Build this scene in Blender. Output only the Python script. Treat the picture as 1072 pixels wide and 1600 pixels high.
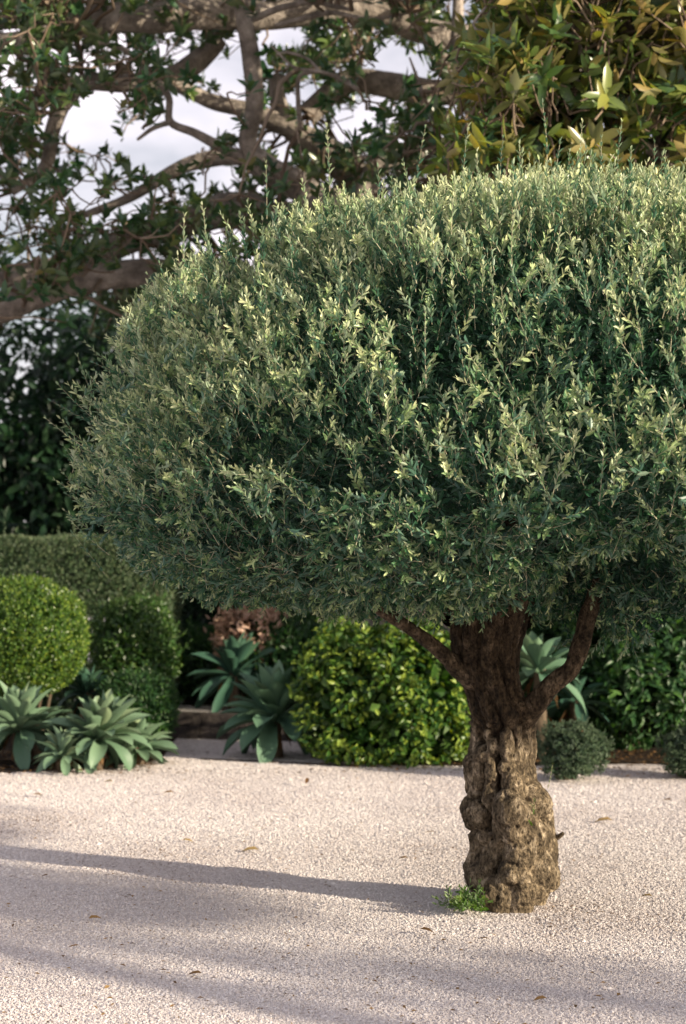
import bpy, math
import numpy as np
from math import radians, sin, cos, pi
from mathutils import Vector

for o in list(bpy.data.objects):
    bpy.data.objects.remove(o)
scene = bpy.context.scene
COL = scene.collection
rng = np.random.default_rng(7)

# ------------------------------------------------------------------ camera
EYE = 1.55           # eye height
FPX = 2760.0         # focal length in photo pixels (1600 px tall)
HOR = 875.0          # horizon row
cam_d = bpy.data.cameras.new("camera")
cam = bpy.data.objects.new("camera", cam_d)
COL.objects.link(cam)
cam.location = (0, 0, EYE)
cam.rotation_euler = (radians(90), 0, 0)
cam_d.sensor_fit = 'VERTICAL'
cam_d.sensor_height = 36.0
cam_d.sensor_width = 36.0
cam_d.lens = 36.0 * FPX / 1600.0
cam_d.shift_y = (HOR - 800.0) / 1600.0
cam_d.clip_start = 0.1
cam_d.clip_end = 2000
cam_d.dof.use_dof = True
cam_d.dof.focus_distance = 6.9
cam_d.dof.aperture_fstop = 3.0
scene.camera = cam

# ------------------------------------------------------------------ light
SUN_AZ = Vector((0.875, -0.484)).normalized()
SUN_EL = radians(14.5)
to_sun = Vector((SUN_AZ.x * cos(SUN_EL), SUN_AZ.y * cos(SUN_EL), sin(SUN_EL)))
sd = bpy.data.lights.new("sun", 'SUN')
sd.energy = 5.0
sd.angle = radians(0.6)
sd.color = (1.0, 0.87, 0.66)
sun = bpy.data.objects.new("sun", sd)
sun.rotation_euler = to_sun.to_track_quat('Z', 'Y').to_euler()
sun.location = (20, -10, 12)
COL.objects.link(sun)

world = bpy.data.worlds.new("World")
scene.world = world
world.use_nodes = True
wn, wl = world.node_tree.nodes, world.node_tree.links
wn.clear()
sky = wn.new('ShaderNodeTexSky')
sky.sky_type = 'NISHITA'
sky.sun_disc = False
sky.sun_elevation = SUN_EL
sky.sun_rotation = math.atan2(SUN_AZ.x, SUN_AZ.y)
sky.air_density = 1.0
sky.dust_density = 2.0
geo = wn.new('ShaderNodeTexCoord')
mp = wn.new('ShaderNodeMapping'); mp.inputs['Scale'].default_value = (2.2, 2.2, 5.0)
nz = wn.new('ShaderNodeTexNoise'); nz.inputs['Scale'].default_value = 1.6
nz.inputs['Detail'].default_value = 6
rp = wn.new('ShaderNodeValToRGB')
rp.color_ramp.elements[0].position = 0.40; rp.color_ramp.elements[1].position = 0.66
mx = wn.new('ShaderNodeMixRGB')
mx.inputs[2].default_value = (13.8, 12.6, 13.4, 1)      # thin sunlit cloud
bg = wn.new('ShaderNodeBackground'); bg.inputs[1].default_value = 0.075
wo = wn.new('ShaderNodeOutputWorld')
wl.new(geo.outputs['Generated'], mp.inputs[0]); wl.new(mp.outputs[0], nz.inputs['Vector'])
wl.new(nz.outputs[0], rp.inputs[0]); wl.new(rp.outputs[0], mx.inputs[0])
wl.new(sky.outputs[0], mx.inputs[1]); wl.new(mx.outputs[0], bg.inputs[0]); wl.new(bg.outputs[0], wo.inputs[0])

scene.view_settings.view_transform = 'Standard'
scene.view_settings.look = 'None'
scene.view_settings.gamma = 1.0
scene.view_settings.use_curve_mapping = False
scene.view_settings.exposure = 0.58
scene.cycles.max_bounces = 6
scene.cycles.diffuse_bounces = 3
scene.cycles.transmission_bounces = 4

# ------------------------------------------------------------------ helpers
def P(px, py, Y):
    return np.array([(px - 536.0) / FPX * Y, Y, EYE + (HOR - py) / FPX * Y])

def GY(py):
    return EYE * FPX / (py - HOR)

def nrm(v):
    return v / np.maximum(np.linalg.norm(v, axis=-1, keepdims=True), 1e-9)

def _hash(ix, iy, iz, seed):
    h = (ix.astype(np.int64) * 374761393 + iy.astype(np.int64) * 668265263 + iz.astype(np.int64) * 2147483647 + seed * 1442695041)
    h = (h ^ (h >> 13)) * 1274126177
    h = h ^ (h >> 16)
    return (h & 0xFFFFFF) / float(0xFFFFFF)

def noise3(p, scale=1.0, seed=0):
    """value noise in -1..1"""
    q = np.asarray(p) * scale
    i = np.floor(q).astype(np.int64)
    f = q - i
    f = f * f * (3 - 2 * f)
    r = 0
    for a in (0, 1):
        wx = f[..., 0] if a else 1 - f[..., 0]
        for b in (0, 1):
            wy = f[..., 1] if b else 1 - f[..., 1]
            for c in (0, 1):
                wz = f[..., 2] if c else 1 - f[..., 2]
                r = r + wx * wy * wz * _hash(i[..., 0] + a, i[..., 1] + b, i[..., 2] + c, seed)
    return r * 2 - 1

def fbm(p, scale, seed=0, oct=4, gain=.5):
    r, a, t = 0, 1.0, 0
    for k in range(oct):
        r = r + a * noise3(p, scale * 2.03 ** k, seed + 17 * k)
        t += a; a *= gain
    return r / t

def tag(o, label=None, cat=None, group=None, kind=None):
    if label: o['label'] = label
    if cat: o['category'] = cat
    if group: o['group'] = group
    if kind: o['kind'] = kind
    return o

def empty(name, loc, label, cat, group=None):
    o = bpy.data.objects.new(name, None)
    o.location = loc
    o.empty_display_size = .2
    COL.objects.link(o)
    return tag(o, label, cat, group)

class MB:
    """collects pieces (verts, faces of one side count each) into one mesh"""
    def __init__(s):
        s.V = []; s.F = []; s.R = []; s.n = 0
    def add(s, V, F, rnd=0.5):
        V = np.asarray(V, dtype=np.float64).reshape(-1, 3)
        if len(V) == 0: return s
        F = np.asarray(F, dtype=np.int64)
        s.V.append(V); s.F.append(F + s.n)
        r = np.broadcast_to(np.asarray(rnd, dtype=np.float64), (len(V),))
        s.R.append(r); s.n += len(V)
        return s
    def build(s, name, mat, parent=None, smooth=True):
        V = np.concatenate(s.V); R = np.concatenate(s.R)
        if parent is not None:
            V = V - np.array(parent.location)
            if parent.parent is not None:
                V = V - np.array(parent.parent.location)
        me = bpy.data.meshes.new(name)
        nf = sum(len(f) for f in s.F)
        loops = np.concatenate([f.ravel() for f in s.F])
        tot = np.concatenate([np.full(len(f), f.shape[1]) for f in s.F])
        st = np.concatenate([[0], np.cumsum(tot)[:-1]])
        me.vertices.add(len(V)); me.vertices.foreach_set('co', V.astype(np.float32).ravel())
        me.loops.add(len(loops)); me.loops.foreach_set('vertex_index', loops.astype(np.int32))
        me.polygons.add(nf)
        me.polygons.foreach_set('loop_start', st.astype(np.int32))
        me.polygons.foreach_set('loop_total', tot.astype(np.int32))
        me.polygons.foreach_set('use_smooth', np.full(nf, smooth))
        me.update(calc_edges=True)
        at = me.attributes.new('rnd', 'FLOAT', 'POINT')
        at.data.foreach_set('value', R.astype(np.float32))
        me.materials.append(mat)
        o = bpy.data.objects.new(name, me)
        COL.objects.link(o)
        if parent is not None:
            o.parent = parent
        return o

# leaf templates: t along, s across, fold flag ; faces wind so that +N is the upper side
RH_V = [(0, 0), (.45, -.5), (1, 0), (.45, .5)]
RH_F = [(0, 1, 2), (0, 2, 3)]
EL_V = [(0, 0), (.30, -.46), (.68, -.46), (1, 0), (.68, .46), (.30, .46)]
EL_F = [(0, 1, 2, 3), (0, 3, 4, 5)]
LF_V = [(0, 0), (.3, 0), (.68, 0), (1, 0), (.3, -.46), (.68, -.42), (.3, .46), (.68, .42)]
LF_F = [(0, 4, 1), (1, 4, 5), (1, 5, 2), (2, 5, 3), (0, 1, 6), (1, 7, 6), (1, 2, 7), (2, 3, 7)]

def leaves(mb, Pn, D, N, L, W, fold=.25, curl=.12, tpl='r', rnd=None):
    n = len(Pn)
    if n == 0: return
    D = nrm(D); N = nrm(N - D * np.sum(N * D, axis=1, keepdims=True)); S = np.cross(N, D)
    L = np.broadcast_to(L, (n,))[:, None]; W = np.broadcast_to(W, (n,))[:, None]
    TV, TF = {'r': (RH_V, RH_F), 'e': (EL_V, EL_F), 'l': (LF_V, LF_F)}[tpl]
    out = []
    for t, s in TV:
        out.append(Pn + D * L * t + S * W * s + N * (W * abs(s) * 2 * fold - L * curl * t * t))
    V = np.stack(out, axis=1).reshape(-1, 3)
    F = (np.arange(n)[:, None, None] * len(TV) + np.array(TF)[None]).reshape(-1, len(TF[0]))
    if rnd is None: rnd = rng.random(n)
    mb.add(V, F, np.repeat(rnd, len(TV)))

def tubes(mb, pts, rad, sides=3, rnd=None):
    """many tubes at once: pts (n,k,3), rad (n,k)"""
    n, k, _ = pts.shape
    if n == 0: return
    T = nrm(pts[:, -1] - pts[:, 0])
    ref = np.where(np.abs(T[:, 2:3]) > .9, np.array([[1., 0, 0]]), np.array([[0., 0, 1]]))
    A = nrm(np.cross(T, ref)); B = np.cross(T, A)
    ang = np.arange(sides) * 2 * pi / sides
    ring = A[:, None, None] * np.cos(ang)[None, None, :, None] + B[:, None, None] * np.sin(ang)[None, None, :, None]
    V = pts[:, :, None] + ring * rad[:, :, None, None]
    i = np.arange(n)[:, None, None] * k * sides
    j = np.arange(k - 1)[None, :, None] * sides
    s0 = np.arange(sides)[None, None, :]; s1 = (s0 + 1) % sides
    F = np.stack([i + j + s0, i + j + s1, i + j + sides + s1, i + j + sides + s0], axis=-1).reshape(-1, 4)
    if rnd is None: rnd = rng.random(n)
    mb.add(V.reshape(-1, 3), F, np.repeat(rnd, k * sides))

def catmull(pts, n):
    pts = np.asarray(pts, float)
    p = np.vstack([2 * pts[0] - pts[1], pts, 2 * pts[-1] - pts[-2]])
    m = len(pts) - 1
    out = []
    for u in np.linspace(0, m, n):
        i = min(int(u), m - 1); t = u - i
        a, b, c, d = p[i], p[i + 1], p[i + 2], p[i + 3]
        out.append(.5 * (2 * b + (c - a) * t + (2 * a - 5 * b + 4 * c - d) * t * t + (3 * b - a - 3 * c + d) * t ** 3))
    return np.array(out)

def limb(mb, pts, rad, n=40, sides=14, bump=.08, seed=1, bscale=6.0, cap=True):
    c = catmull(np.column_stack([np.asarray(pts, float), np.asarray(rad, float)]), n)
    C, R = c[:, :3], np.maximum(c[:, 3], .002)
    T = nrm(np.gradient(C, axis=0))
    up = np.array([0.02, 1.0, 0.05])
    A = nrm(np.cross(T, up)); B = np.cross(T, A)
    ang = np.arange(sides) * 2 * pi / sides
    ring = A[:, None] * np.cos(ang)[None, :, None] + B[:, None] * np.sin(ang)[None, :, None]
    q = C[:, None] + ring * R[:, None, None]
    d = 1 + bump * fbm(q, bscale, seed, 3)
    V = C[:, None] + ring * (R[:, None] * d)[..., None]
    i = np.arange(n - 1)[:, None] * sides
    s0 = np.arange(sides)[None]; s1 = (s0 + 1) % sides
    F = np.stack([i + s0, i + s1, i + sides + s1, i + sides + s0], -1).reshape(-1, 4)
    base = mb.n
    mb.add(V.reshape(-1, 3), F, .5)
    if cap:
        tip = C[-1] + T[-1] * R[-1] * .7
        k = (n - 1) * sides
        mb.add(np.vstack([V[-1], tip]), np.stack([np.arange(sides), (np.arange(sides) + 1) % sides, np.full(sides, sides)], -1), .5)
    return C, R

# ------------------------------------------------------------------ materials
def mat_new(name):
    m = bpy.data.materials.new(name); m.use_nodes = True
    n, l = m.node_tree.nodes, m.node_tree.links
    n.clear()
    return m, n, l

def ramp(n, l, src, stops):
    r = n.new('ShaderNodeValToRGB')
    e = r.color_ramp.elements
    while len(e) < len(stops): e.new(.5)
    for k, (p, c) in enumerate(stops):
        e[k].position = p; e[k].color = (*c, 1)
    l.new(src, r.inputs[0])
    return r.outputs[0]

def leaf_mat(name, top, under, trans=.25, rough=.5, spec=.4, tint=None):
    """top: list of (pos, colour) over the per-leaf random value"""
    m, n, l = mat_new(name)
    at = n.new('ShaderNodeAttribute'); at.attribute_name = 'rnd'
    ct = ramp(n, l, at.outputs['Fac'], top)
    cu = ramp(n, l, at.outputs['Fac'], under)
    g = n.new('ShaderNodeNewGeometry')
    mixc = n.new('ShaderNodeMixRGB')
    l.new(g.outputs['Backfacing'], mixc.inputs[0]); l.new(ct, mixc.inputs[1]); l.new(cu, mixc.inputs[2])
    b = n.new('ShaderNodeBsdfPrincipled')
    b.inputs['Roughness'].default_value = rough
    b.inputs['Specular IOR Level'].default_value = spec
    l.new(mixc.outputs[0], b.inputs['Base Color'])
    t = n.new('ShaderNodeBsdfTranslucent')
    h = n.new('ShaderNodeHueSaturation'); h.inputs['Saturation'].default_value = 1.25; h.inputs['Value'].default_value = 1.5
    h.inputs['Hue'].default_value = .485
    l.new(ct, h.inputs['Color']); l.new(h.outputs[0], t.inputs[0])
    ms = n.new('ShaderNodeMixShader'); ms.inputs[0].default_value = trans
    l.new(b.outputs[0], ms.inputs[1]); l.new(t.outputs[0], ms.inputs[2])
    o = n.new('ShaderNodeOutputMaterial'); l.new(ms.outputs[0], o.inputs[0])
    return m

def bark_mat(name, c0, c1, c2, scale=14, bump=.6, dist=.02, stretch=(1, 1, .35), rough=.9, burl=False):
    m, n, l = mat_new(name)
    tc = n.new('ShaderNodeTexCoord'); mp = n.new('ShaderNodeMapping'); mp.inputs['Scale'].default_value = stretch
    l.new(tc.outputs['Object'], mp.inputs[0])
    a = n.new('ShaderNodeTexNoise'); a.inputs['Scale'].default_value = scale; a.inputs['Detail'].default_value = 9; a.inputs['Roughness'].default_value = .65
    l.new(mp.outputs[0], a.inputs['Vector'])
    v = n.new('ShaderNodeTexVoronoi'); v.feature = 'DISTANCE_TO_EDGE'; v.inputs['Scale'].default_value = scale * 2.2
    l.new(mp.outputs[0], v.inputs['Vector'])
    b2 = n.new('ShaderNodeTexNoise'); b2.inputs['Scale'].default_value = scale * .3; b2.inputs['Detail'].default_value = 4
    l.new(tc.outputs['Object'], b2.inputs['Vector'])
    c = ramp(n, l, a.outputs[0], [(.3, c0), (.52, c1), (.72, c2)])
    mul = n.new('ShaderNodeMixRGB'); mul.blend_type = 'MULTIPLY'; mul.inputs[0].default_value = .7
    c3 = ramp(n, l, b2.outputs[0], [(.35, (.55, .52, .48)), (.65, (1.15, 1.12, 1.1))])
    l.new(c, mul.inputs[1]); l.new(c3, mul.inputs[2])
    p = n.new('ShaderNodeBsdfPrincipled'); p.inputs['Roughness'].default_value = rough
    p.inputs['Specular IOR Level'].default_value = .25
    if burl:      # fine crust, then tone: darker between burls and higher up, paler on burls
        f = n.new('ShaderNodeTexNoise'); f.inputs['Scale'].default_value = 70; f.inputs['Detail'].default_value = 5; f.inputs['Roughness'].default_value = .7
        l.new(mp.outputs[0], f.inputs['Vector'])
        fc = ramp(n, l, f.outputs[0], [(.38, (.16, .14, .12)), (.50, (.90, .90, .90)), (.64, (1.5, 1.48, 1.42))])
        m2 = n.new('ShaderNodeMixRGB'); m2.blend_type = 'MULTIPLY'; m2.inputs[0].default_value = .85
        l.new(mul.outputs[0], m2.inputs[1]); l.new(fc, m2.inputs[2])
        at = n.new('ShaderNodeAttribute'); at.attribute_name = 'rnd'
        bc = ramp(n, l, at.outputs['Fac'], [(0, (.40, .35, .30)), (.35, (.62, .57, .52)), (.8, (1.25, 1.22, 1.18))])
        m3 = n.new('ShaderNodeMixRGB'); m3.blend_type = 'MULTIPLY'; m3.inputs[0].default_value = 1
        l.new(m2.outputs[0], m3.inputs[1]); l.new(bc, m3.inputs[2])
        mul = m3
    l.new(mul.outputs[0], p.inputs['Base Color'])
    ad = n.new('ShaderNodeMath'); ad.operation = 'MULTIPLY_ADD'; ad.inputs[1].default_value = .5
    mn = n.new('ShaderNodeMath'); mn.operation = 'MINIMUM'; mn.inputs[1].default_value = .25
    l.new(v.outputs['Distance'], mn.inputs[0])
    l.new(mn.outputs[0], ad.inputs[0]); l.new(a.outputs[0], ad.inputs[2])
    bp = n.new('ShaderNodeBump'); bp.inputs['Strength'].default_value = bump; bp.inputs['Distance'].default_value = dist
    hsrc = ad.outputs[0]
    if burl:
        a3 = n.new('ShaderNodeMath'); a3.operation = 'MULTIPLY_ADD'; a3.inputs[1].default_value = .55
        l.new(f.outputs[0], a3.inputs[0]); l.new(ad.outputs[0], a3.inputs[2]); hsrc = a3.outputs[0]
    l.new(hsrc, bp.inputs['Height']); l.new(bp.outputs[0], p.inputs['Normal'])
    o = n.new('ShaderNodeOutputMaterial'); l.new(p.outputs[0], o.inputs[0])
    return m

def rnd_mat(name, stops, rough=.9, spec=.2):
    m, n, l = mat_new(name)
    at = n.new('ShaderNodeAttribute'); at.attribute_name = 'rnd'
    c = ramp(n, l, at.outputs['Fac'], stops)
    p = n.new('ShaderNodeBsdfPrincipled'); p.inputs['Roughness'].default_value = rough
    p.inputs['Specular IOR Level'].default_value = spec
    l.new(c, p.inputs['Base Color'])
    o = n.new('ShaderNodeOutputMaterial'); l.new(p.outputs[0], o.inputs[0])
    return m

def ground_mat(name, cols, cell, bump, big=.8):
    m, n, l = mat_new(name)
    tc = n.new('ShaderNodeTexCoord')
    v = n.new('ShaderNodeTexVoronoi'); v.inputs['Scale'].default_value = cell
    l.new(tc.outputs['Object'], v.inputs['Vector'])
    sp = n.new('ShaderNodeSeparateColor'); l.new(v.outputs['Color'], sp.inputs[0])
    c = ramp(n, l, sp.outputs[0], cols)
    a = n.new('ShaderNodeTexNoise'); a.inputs['Scale'].default_value = big; a.inputs['Detail'].default_value = 7
    l.new(tc.outputs['Object'], a.inputs['Vector'])
    c3 = ramp(n, l, a.outputs[0], [(.3, (.88, .87, .86)), (.7, (1.04, 1.03, 1.03))])
    mul = n.new('ShaderNodeMixRGB'); mul.blend_type = 'MULTIPLY'; mul.inputs[0].default_value = 1
    l.new(c, mul.inputs[1]); l.new(c3, mul.inputs[2])
    p = n.new('ShaderNodeBsdfPrincipled'); p.inputs['Roughness'].default_value = .95
    p.inputs['Specular IOR Level'].default_value = .15
    l.new(mul.outputs[0], p.inputs['Base Color'])
    bp = n.new('ShaderNodeBump'); bp.inputs['Strength'].default_value = bump; bp.inputs['Distance'].default_value = .01
    l.new(v.outputs['Distance'], bp.inputs['Height']); l.new(bp.outputs[0], p.inputs['Normal'])
    o = n.new('ShaderNodeOutputMaterial'); l.new(p.outputs[0], o.inputs[0])
    return m

M = {}
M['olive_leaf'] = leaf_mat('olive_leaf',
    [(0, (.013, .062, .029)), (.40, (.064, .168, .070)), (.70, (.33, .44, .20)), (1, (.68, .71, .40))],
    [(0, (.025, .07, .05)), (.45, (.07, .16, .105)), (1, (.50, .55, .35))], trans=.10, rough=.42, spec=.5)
M['olive_twig'] = rnd_mat('olive_twig', [(0, (.22, .20, .13)), (1, (.50, .47, .33))])
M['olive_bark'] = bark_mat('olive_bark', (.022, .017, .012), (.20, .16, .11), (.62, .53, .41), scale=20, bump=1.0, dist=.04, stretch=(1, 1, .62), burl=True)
M['olive_branch'] = bark_mat('olive_branch', (.03, .02, .015), (.10, .07, .045), (.24, .175, .12), scale=22, bump=.8, dist=.012)
M['fig_bark'] = bark_mat('fig_bark', (.13, .115, .10), (.33, .29, .26), (.54, .48, .43), scale=9, bump=.8, dist=.05, stretch=(1, 1, 1))
M['fig_leaf'] = leaf_mat('fig_leaf',
    [(0, (.022, .065, .035)), (.5, (.055, .13, .05)), (.9, (.18, .25, .07)), (1, (.36, .28, .07))],
    [(0, (.05, .095, .045)), (.75, (.11, .15, .06)), (1, (.26, .17, .07))], trans=.25, rough=.28, spec=.6)
M['fig_twig'] = rnd_mat('fig_twig', [(0, (.13, .09, .065)), (1, (.26, .20, .15))])
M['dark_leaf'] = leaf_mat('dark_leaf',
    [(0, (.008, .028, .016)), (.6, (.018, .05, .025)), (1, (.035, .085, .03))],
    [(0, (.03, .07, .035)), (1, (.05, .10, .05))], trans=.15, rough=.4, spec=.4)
M['box_leaf'] = leaf_mat('box_leaf',
    [(0, (.045, .11, .02)), (.6, (.10, .19, .03)), (1, (.26, .34, .05))],
    [(0, (.09, .17, .04)), (1, (.16, .24, .07))], trans=.3, rough=.35, spec=.5)
M['dim_leaf'] = leaf_mat('dim_leaf',
    [(0, (.03, .08, .02)), (.6, (.055, .13, .03)), (1, (.14, .22, .05))],
    [(0, (.06, .11, .04)), (1, (.10, .17, .06))], trans=.25, rough=.35, spec=.5)
M['hedge_leaf'] = leaf_mat('hedge_leaf',
    [(0, (.045, .09, .04)), (.6, (.08, .13, .06)), (1, (.16, .20, .10))],
    [(0, (.10, .15, .08)), (1, (.18, .22, .13))], trans=.2, rough=.5)
M['lime_leaf'] = leaf_mat('lime_leaf',
    [(0, (.02, .07, .014)), (.45, (.07, .155, .022)), (1, (.29, .38, .055))],
    [(0, (.06, .13, .03)), (1, (.18, .26, .06))], trans=.22, rough=.4, spec=.4)
M['shrub_leaf'] = leaf_mat('shrub_leaf',
    [(0, (.02, .06, .022)), (.6, (.035, .10, .03)), (1, (.09, .19, .04))],
    [(0, (.04, .09, .04)), (1, (.08, .14, .06))], trans=.25, rough=.4)
M['grey_leaf'] = leaf_mat('grey_leaf',
    [(0, (.035, .07, .035)), (1, (.10, .15, .075))],
    [(0, (.06, .095, .06)), (1, (.13, .17, .11))], trans=.15, rough=.6)
M['pink_leaf'] = leaf_mat('pink_leaf',
    [(0, (.34, .24, .15)), (.5, (.62, .42, .31)), (1, (.78, .56, .44))],
    [(0, (.34, .24, .17)), (1, (.58, .42, .32))], trans=.25, rough=.6)
M['agave'] = leaf_mat('agave',
    [(0, (.10, .185, .115)), (.6, (.19, .29, .18)), (1, (.33, .40, .22))],
    [(0, (.10, .18, .11)), (1, (.20, .28, .17))], trans=.06, rough=.5, spec=.35)
M['agave_dark'] = leaf_mat('agave_dark',  # darker copy of the agave colour, standing for the shade on some plants
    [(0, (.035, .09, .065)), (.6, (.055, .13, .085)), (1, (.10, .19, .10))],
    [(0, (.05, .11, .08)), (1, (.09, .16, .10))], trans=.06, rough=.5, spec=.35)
M['dead_leaf'] = rnd_mat('dead_leaf', [(0, (.13, .07, .03)), (.5, (.28, .17, .07)), (1, (.38, .28, .12))], rough=.6)
M['dead_brown'] = rnd_mat('dead_brown', [(0, (.09, .05, .03)), (1, (.24, .13, .07))], rough=.7)
M['stem'] = bark_mat('stem', (.06, .045, .03), (.13, .10, .07), (.22, .17, .12), scale=20)
M['dark_stone'] = bark_mat('dark_stone', (.035, .03, .03), (.065, .055, .05), (.12, .10, .09), scale=9, bump=.7, stretch=(1, 1, 1))
M['gravel'] = ground_mat('gravel', [(0, (.46, .40, .38)), (.25, (.66, .60, .585)), (.7, (.76, .70, .68)), (1, (.86, .81, .79))], 120, .5)
M['soil'] = ground_mat('soil', [(0, (.02, .014, .010)), (.6, (.035, .025, .018)), (1, (.08, .055, .04))], 28, .9, big=2)
M['lawn'] = ground_mat('lawn', [(0, (.03, .05, .02)), (1, (.06, .08, .03))], 10, .5, big=.3)
M['pebble'] = rnd_mat('pebble', [(0, (.20, .145, .11)), (.03, (.40, .33, .30)), (.15, (.56, .50, .485)), (.75, (.67, .615, .60)), (1, (.84, .79, .77))], rough=.9)

# ------------------------------------------------------------------ ground
def sheet(name, poly, z, mat):
    mb = MB(); V = np.array([(x, y, z) for x, y in poly], float)
    mb.add(V, [list(range(len(poly)))])
    o = mb.build(name, mat, smooth=False)
    return tag(o, kind='structure')

# one ground sheet to the horizon, gently uneven near the camera
def ground():
    mb = MB()
    xs = np.concatenate([[-600, -150, -40, -15], np.linspace(-8, 8, 70), [15, 40, 150, 600]])
    ys = np.concatenate([[-200, -40, -5], np.linspace(2, 18, 90), [25, 45, 120, 400, 1200]])
    X, Y = np.meshgrid(xs, ys, indexing='ij')
    p = np.stack([X, Y, np.zeros_like(X)], -1)
    near = np.clip(1 - np.maximum(np.abs(X) - 6, 0) / 3, 0, 1) * np.clip((Y - 1) / 2, 0, 1) * np.clip((17 - Y) / 2, 0, 1)
    Z = .012 * fbm(p, .9, 3, 3) * near - .012 * near
    V = np.stack([X, Y, Z], -1)
    nx, ny = X.shape
    i = np.arange(nx - 1)[:, None] * ny + np.arange(ny - 1)[None]
    F = np.stack([i, i + ny, i + ny + 1, i + 1], -1).reshape(-1, 4)
    mb.add(V.reshape(-1, 3), F)
    return tag(mb.build('ground', M['gravel']), kind='structure')
ground()
def wavy(pts, amp=.05, n=60, seed=0):
    c = catmull([(x, y, 0) for x, y in pts], n)
    c = c + np.stack([fbm(c, 2.2, seed, 3), fbm(c, 2.2, seed + 5, 3), 0 * c[:, 0]], -1) * amp
    return [tuple(v[:2]) for v in c]
front_l = wavy([(-7.5, 13.0), (-3.4, 13.05), (-2.5, 12.9), (-1.75, 13.25), (-1.42, 13.8), (-1.45, 15.6)], seed=1)
sheet('soil_bed', [(-7.5, 19)] + front_l + [(-1.5, 19)], .004, M['soil'])
front_r = wavy([(-.30, 15.0), (-.16, 14.2), (.12, 13.55), (.5, 13.35), (1.2, 13.3), (2.2, 13.5), (3.2, 13.4), (7.5, 13.3)], seed=2)
sheet('soil_bed', front_r + [(7.5, 19), (-.3, 19)], .004, M['soil'])

# loose stones over the gravel
def pebbles():
    mb = MB()
    T = np.array([(1, 0, 0), (-1, 0, 0), (0, 1, 0), (0, -1, 0), (0, 0, 1), (0, 0, -1)], float)
    TF = np.array([(0, 2, 4), (2, 1, 4), (1, 3, 4), (3, 0, 4), (2, 0, 5), (1, 2, 5), (3, 1, 5), (0, 3, 5)])
    n = 560000
    u = rng.random(n)
    Y = 5.3 * (13.4 / 5.3) ** (u ** .92)
    X = (rng.random(n) * 2 - 1) * (Y * .205 + .15 + .9 * (rng.random(n) < .42))
    n3 = 34000
    X = np.r_[X, rng.uniform(-1.45, -.1, n3)]; Y = np.r_[Y, rng.uniform(13.2, 15.5, n3)]; n += n3
    size = (.0025 + .0029 * rng.random(n) ** 2) * (1 + .06 * (Y - 5.3))
    big = rng.random(n) < .01
    size = np.where(big, size * 1.7, size)
    jit = 1 + .5 * (rng.random((n, 6, 1)) - .5)
    ang = rng.random(n) * 2 * pi
    ca, sa = np.cos(ang), np.sin(ang)
    ax = .9 + .8 * rng.random(n); az = .5 + .35 * rng.random(n)
    tv = T[None] * jit + (rng.random((n, 6, 3)) - .5) * .5
    x = tv[..., 0] * ax[:, None]; y = tv[..., 1]; z = tv[..., 2] * az[:, None]
    xr = x * ca[:, None] - y * sa[:, None]; yr = x * sa[:, None] + y * ca[:, None]
    V = np.stack([xr, yr, z], -1) * size[:, None, None]
    p = np.stack([X, Y, 0 * X], -1)
    gz = .012 * fbm(p, .9, 3, 3) - .012
    V += np.stack([X, Y, gz + size * .3], -1)[:, None]
    F = (np.arange(n)[:, None, None] * 6 + TF[None]).reshape(-1, 3)
    r = np.clip(rng.random(n) * .85 + .1 + .28 * fbm(p * [1, .7, 1], 1.1, 88, 4), 0, 1)
    mb.add(V.reshape(-1, 3), F, np.repeat(r, 6))
    o = mb.build('gravel', M['pebble'], smooth=False)
    tag(o, 'loose pinkish white crushed gravel covering the yard', 'gravel', kind='stuff')
pebbles()
def chips():
    """dark bark crumbs, needles and leaf bits littering the gravel"""
    mb = MB(); n = 2600
    Y = 5.4 * (13.0 / 5.4) ** rng.random(n); X = (rng.random(n) * 2 - 1) * (Y * .205)
    # more litter by the beds
    n2 = 7000; Y2 = 12.3 + 1.9 * rng.random(n2) ** .7; X2 = (rng.random(n2) * 2 - 1) * 3.2
    kp = (rng.random(n2) < np.clip((Y2 - 12.3) / 1.1, .05, 1)) & ~((X2 > -1.4) & (X2 < .05) & (rng.random(n2) < .93)); X2, Y2 = X2[kp], Y2[kp]; n2 = kp.sum()
    X = np.r_[X, X2]; Y = np.r_[Y, Y2]; n += n2
    a = rng.random(n) * 2 * pi
    D = np.stack([np.cos(a), np.sin(a), .12 * rng.standard_normal(n)], -1)
    N = np.stack([.3 * rng.standard_normal(n), .3 * rng.standard_normal(n), np.ones(n)], -1)
    L = (.008 + .022 * rng.random(n) ** 2) * np.where(Y > 12.6, 1.9, 1)
    leaves(mb, np.stack([X, Y, np.where(Y > 12.6, .012, .004)], -1), D, N, L, L * (.2 + .35 * rng.random(n)), fold=.3, curl=-.1, rnd=np.where(Y > 12.6, rng.random(n) ** 2 * .35, rng.random(n) * .7))
    tag(mb.build('leaf_litter', M['dead_leaf']), 'small brown leaf crumbs and bark bits scattered on the gravel', 'litter', kind='stuff')
chips()

# ------------------------------------------------------------------ olive tree
OX, OY = (790 - 536) / FPX * 8.0, 8.0
olive = empty('olive_tree', (OX, OY, 0), 'clipped dome-crowned olive tree with gnarled burled trunk standing alone on the gravel', 'tree')
PM = 8.0 / FPX   # metres per pixel at the trunk

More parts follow.
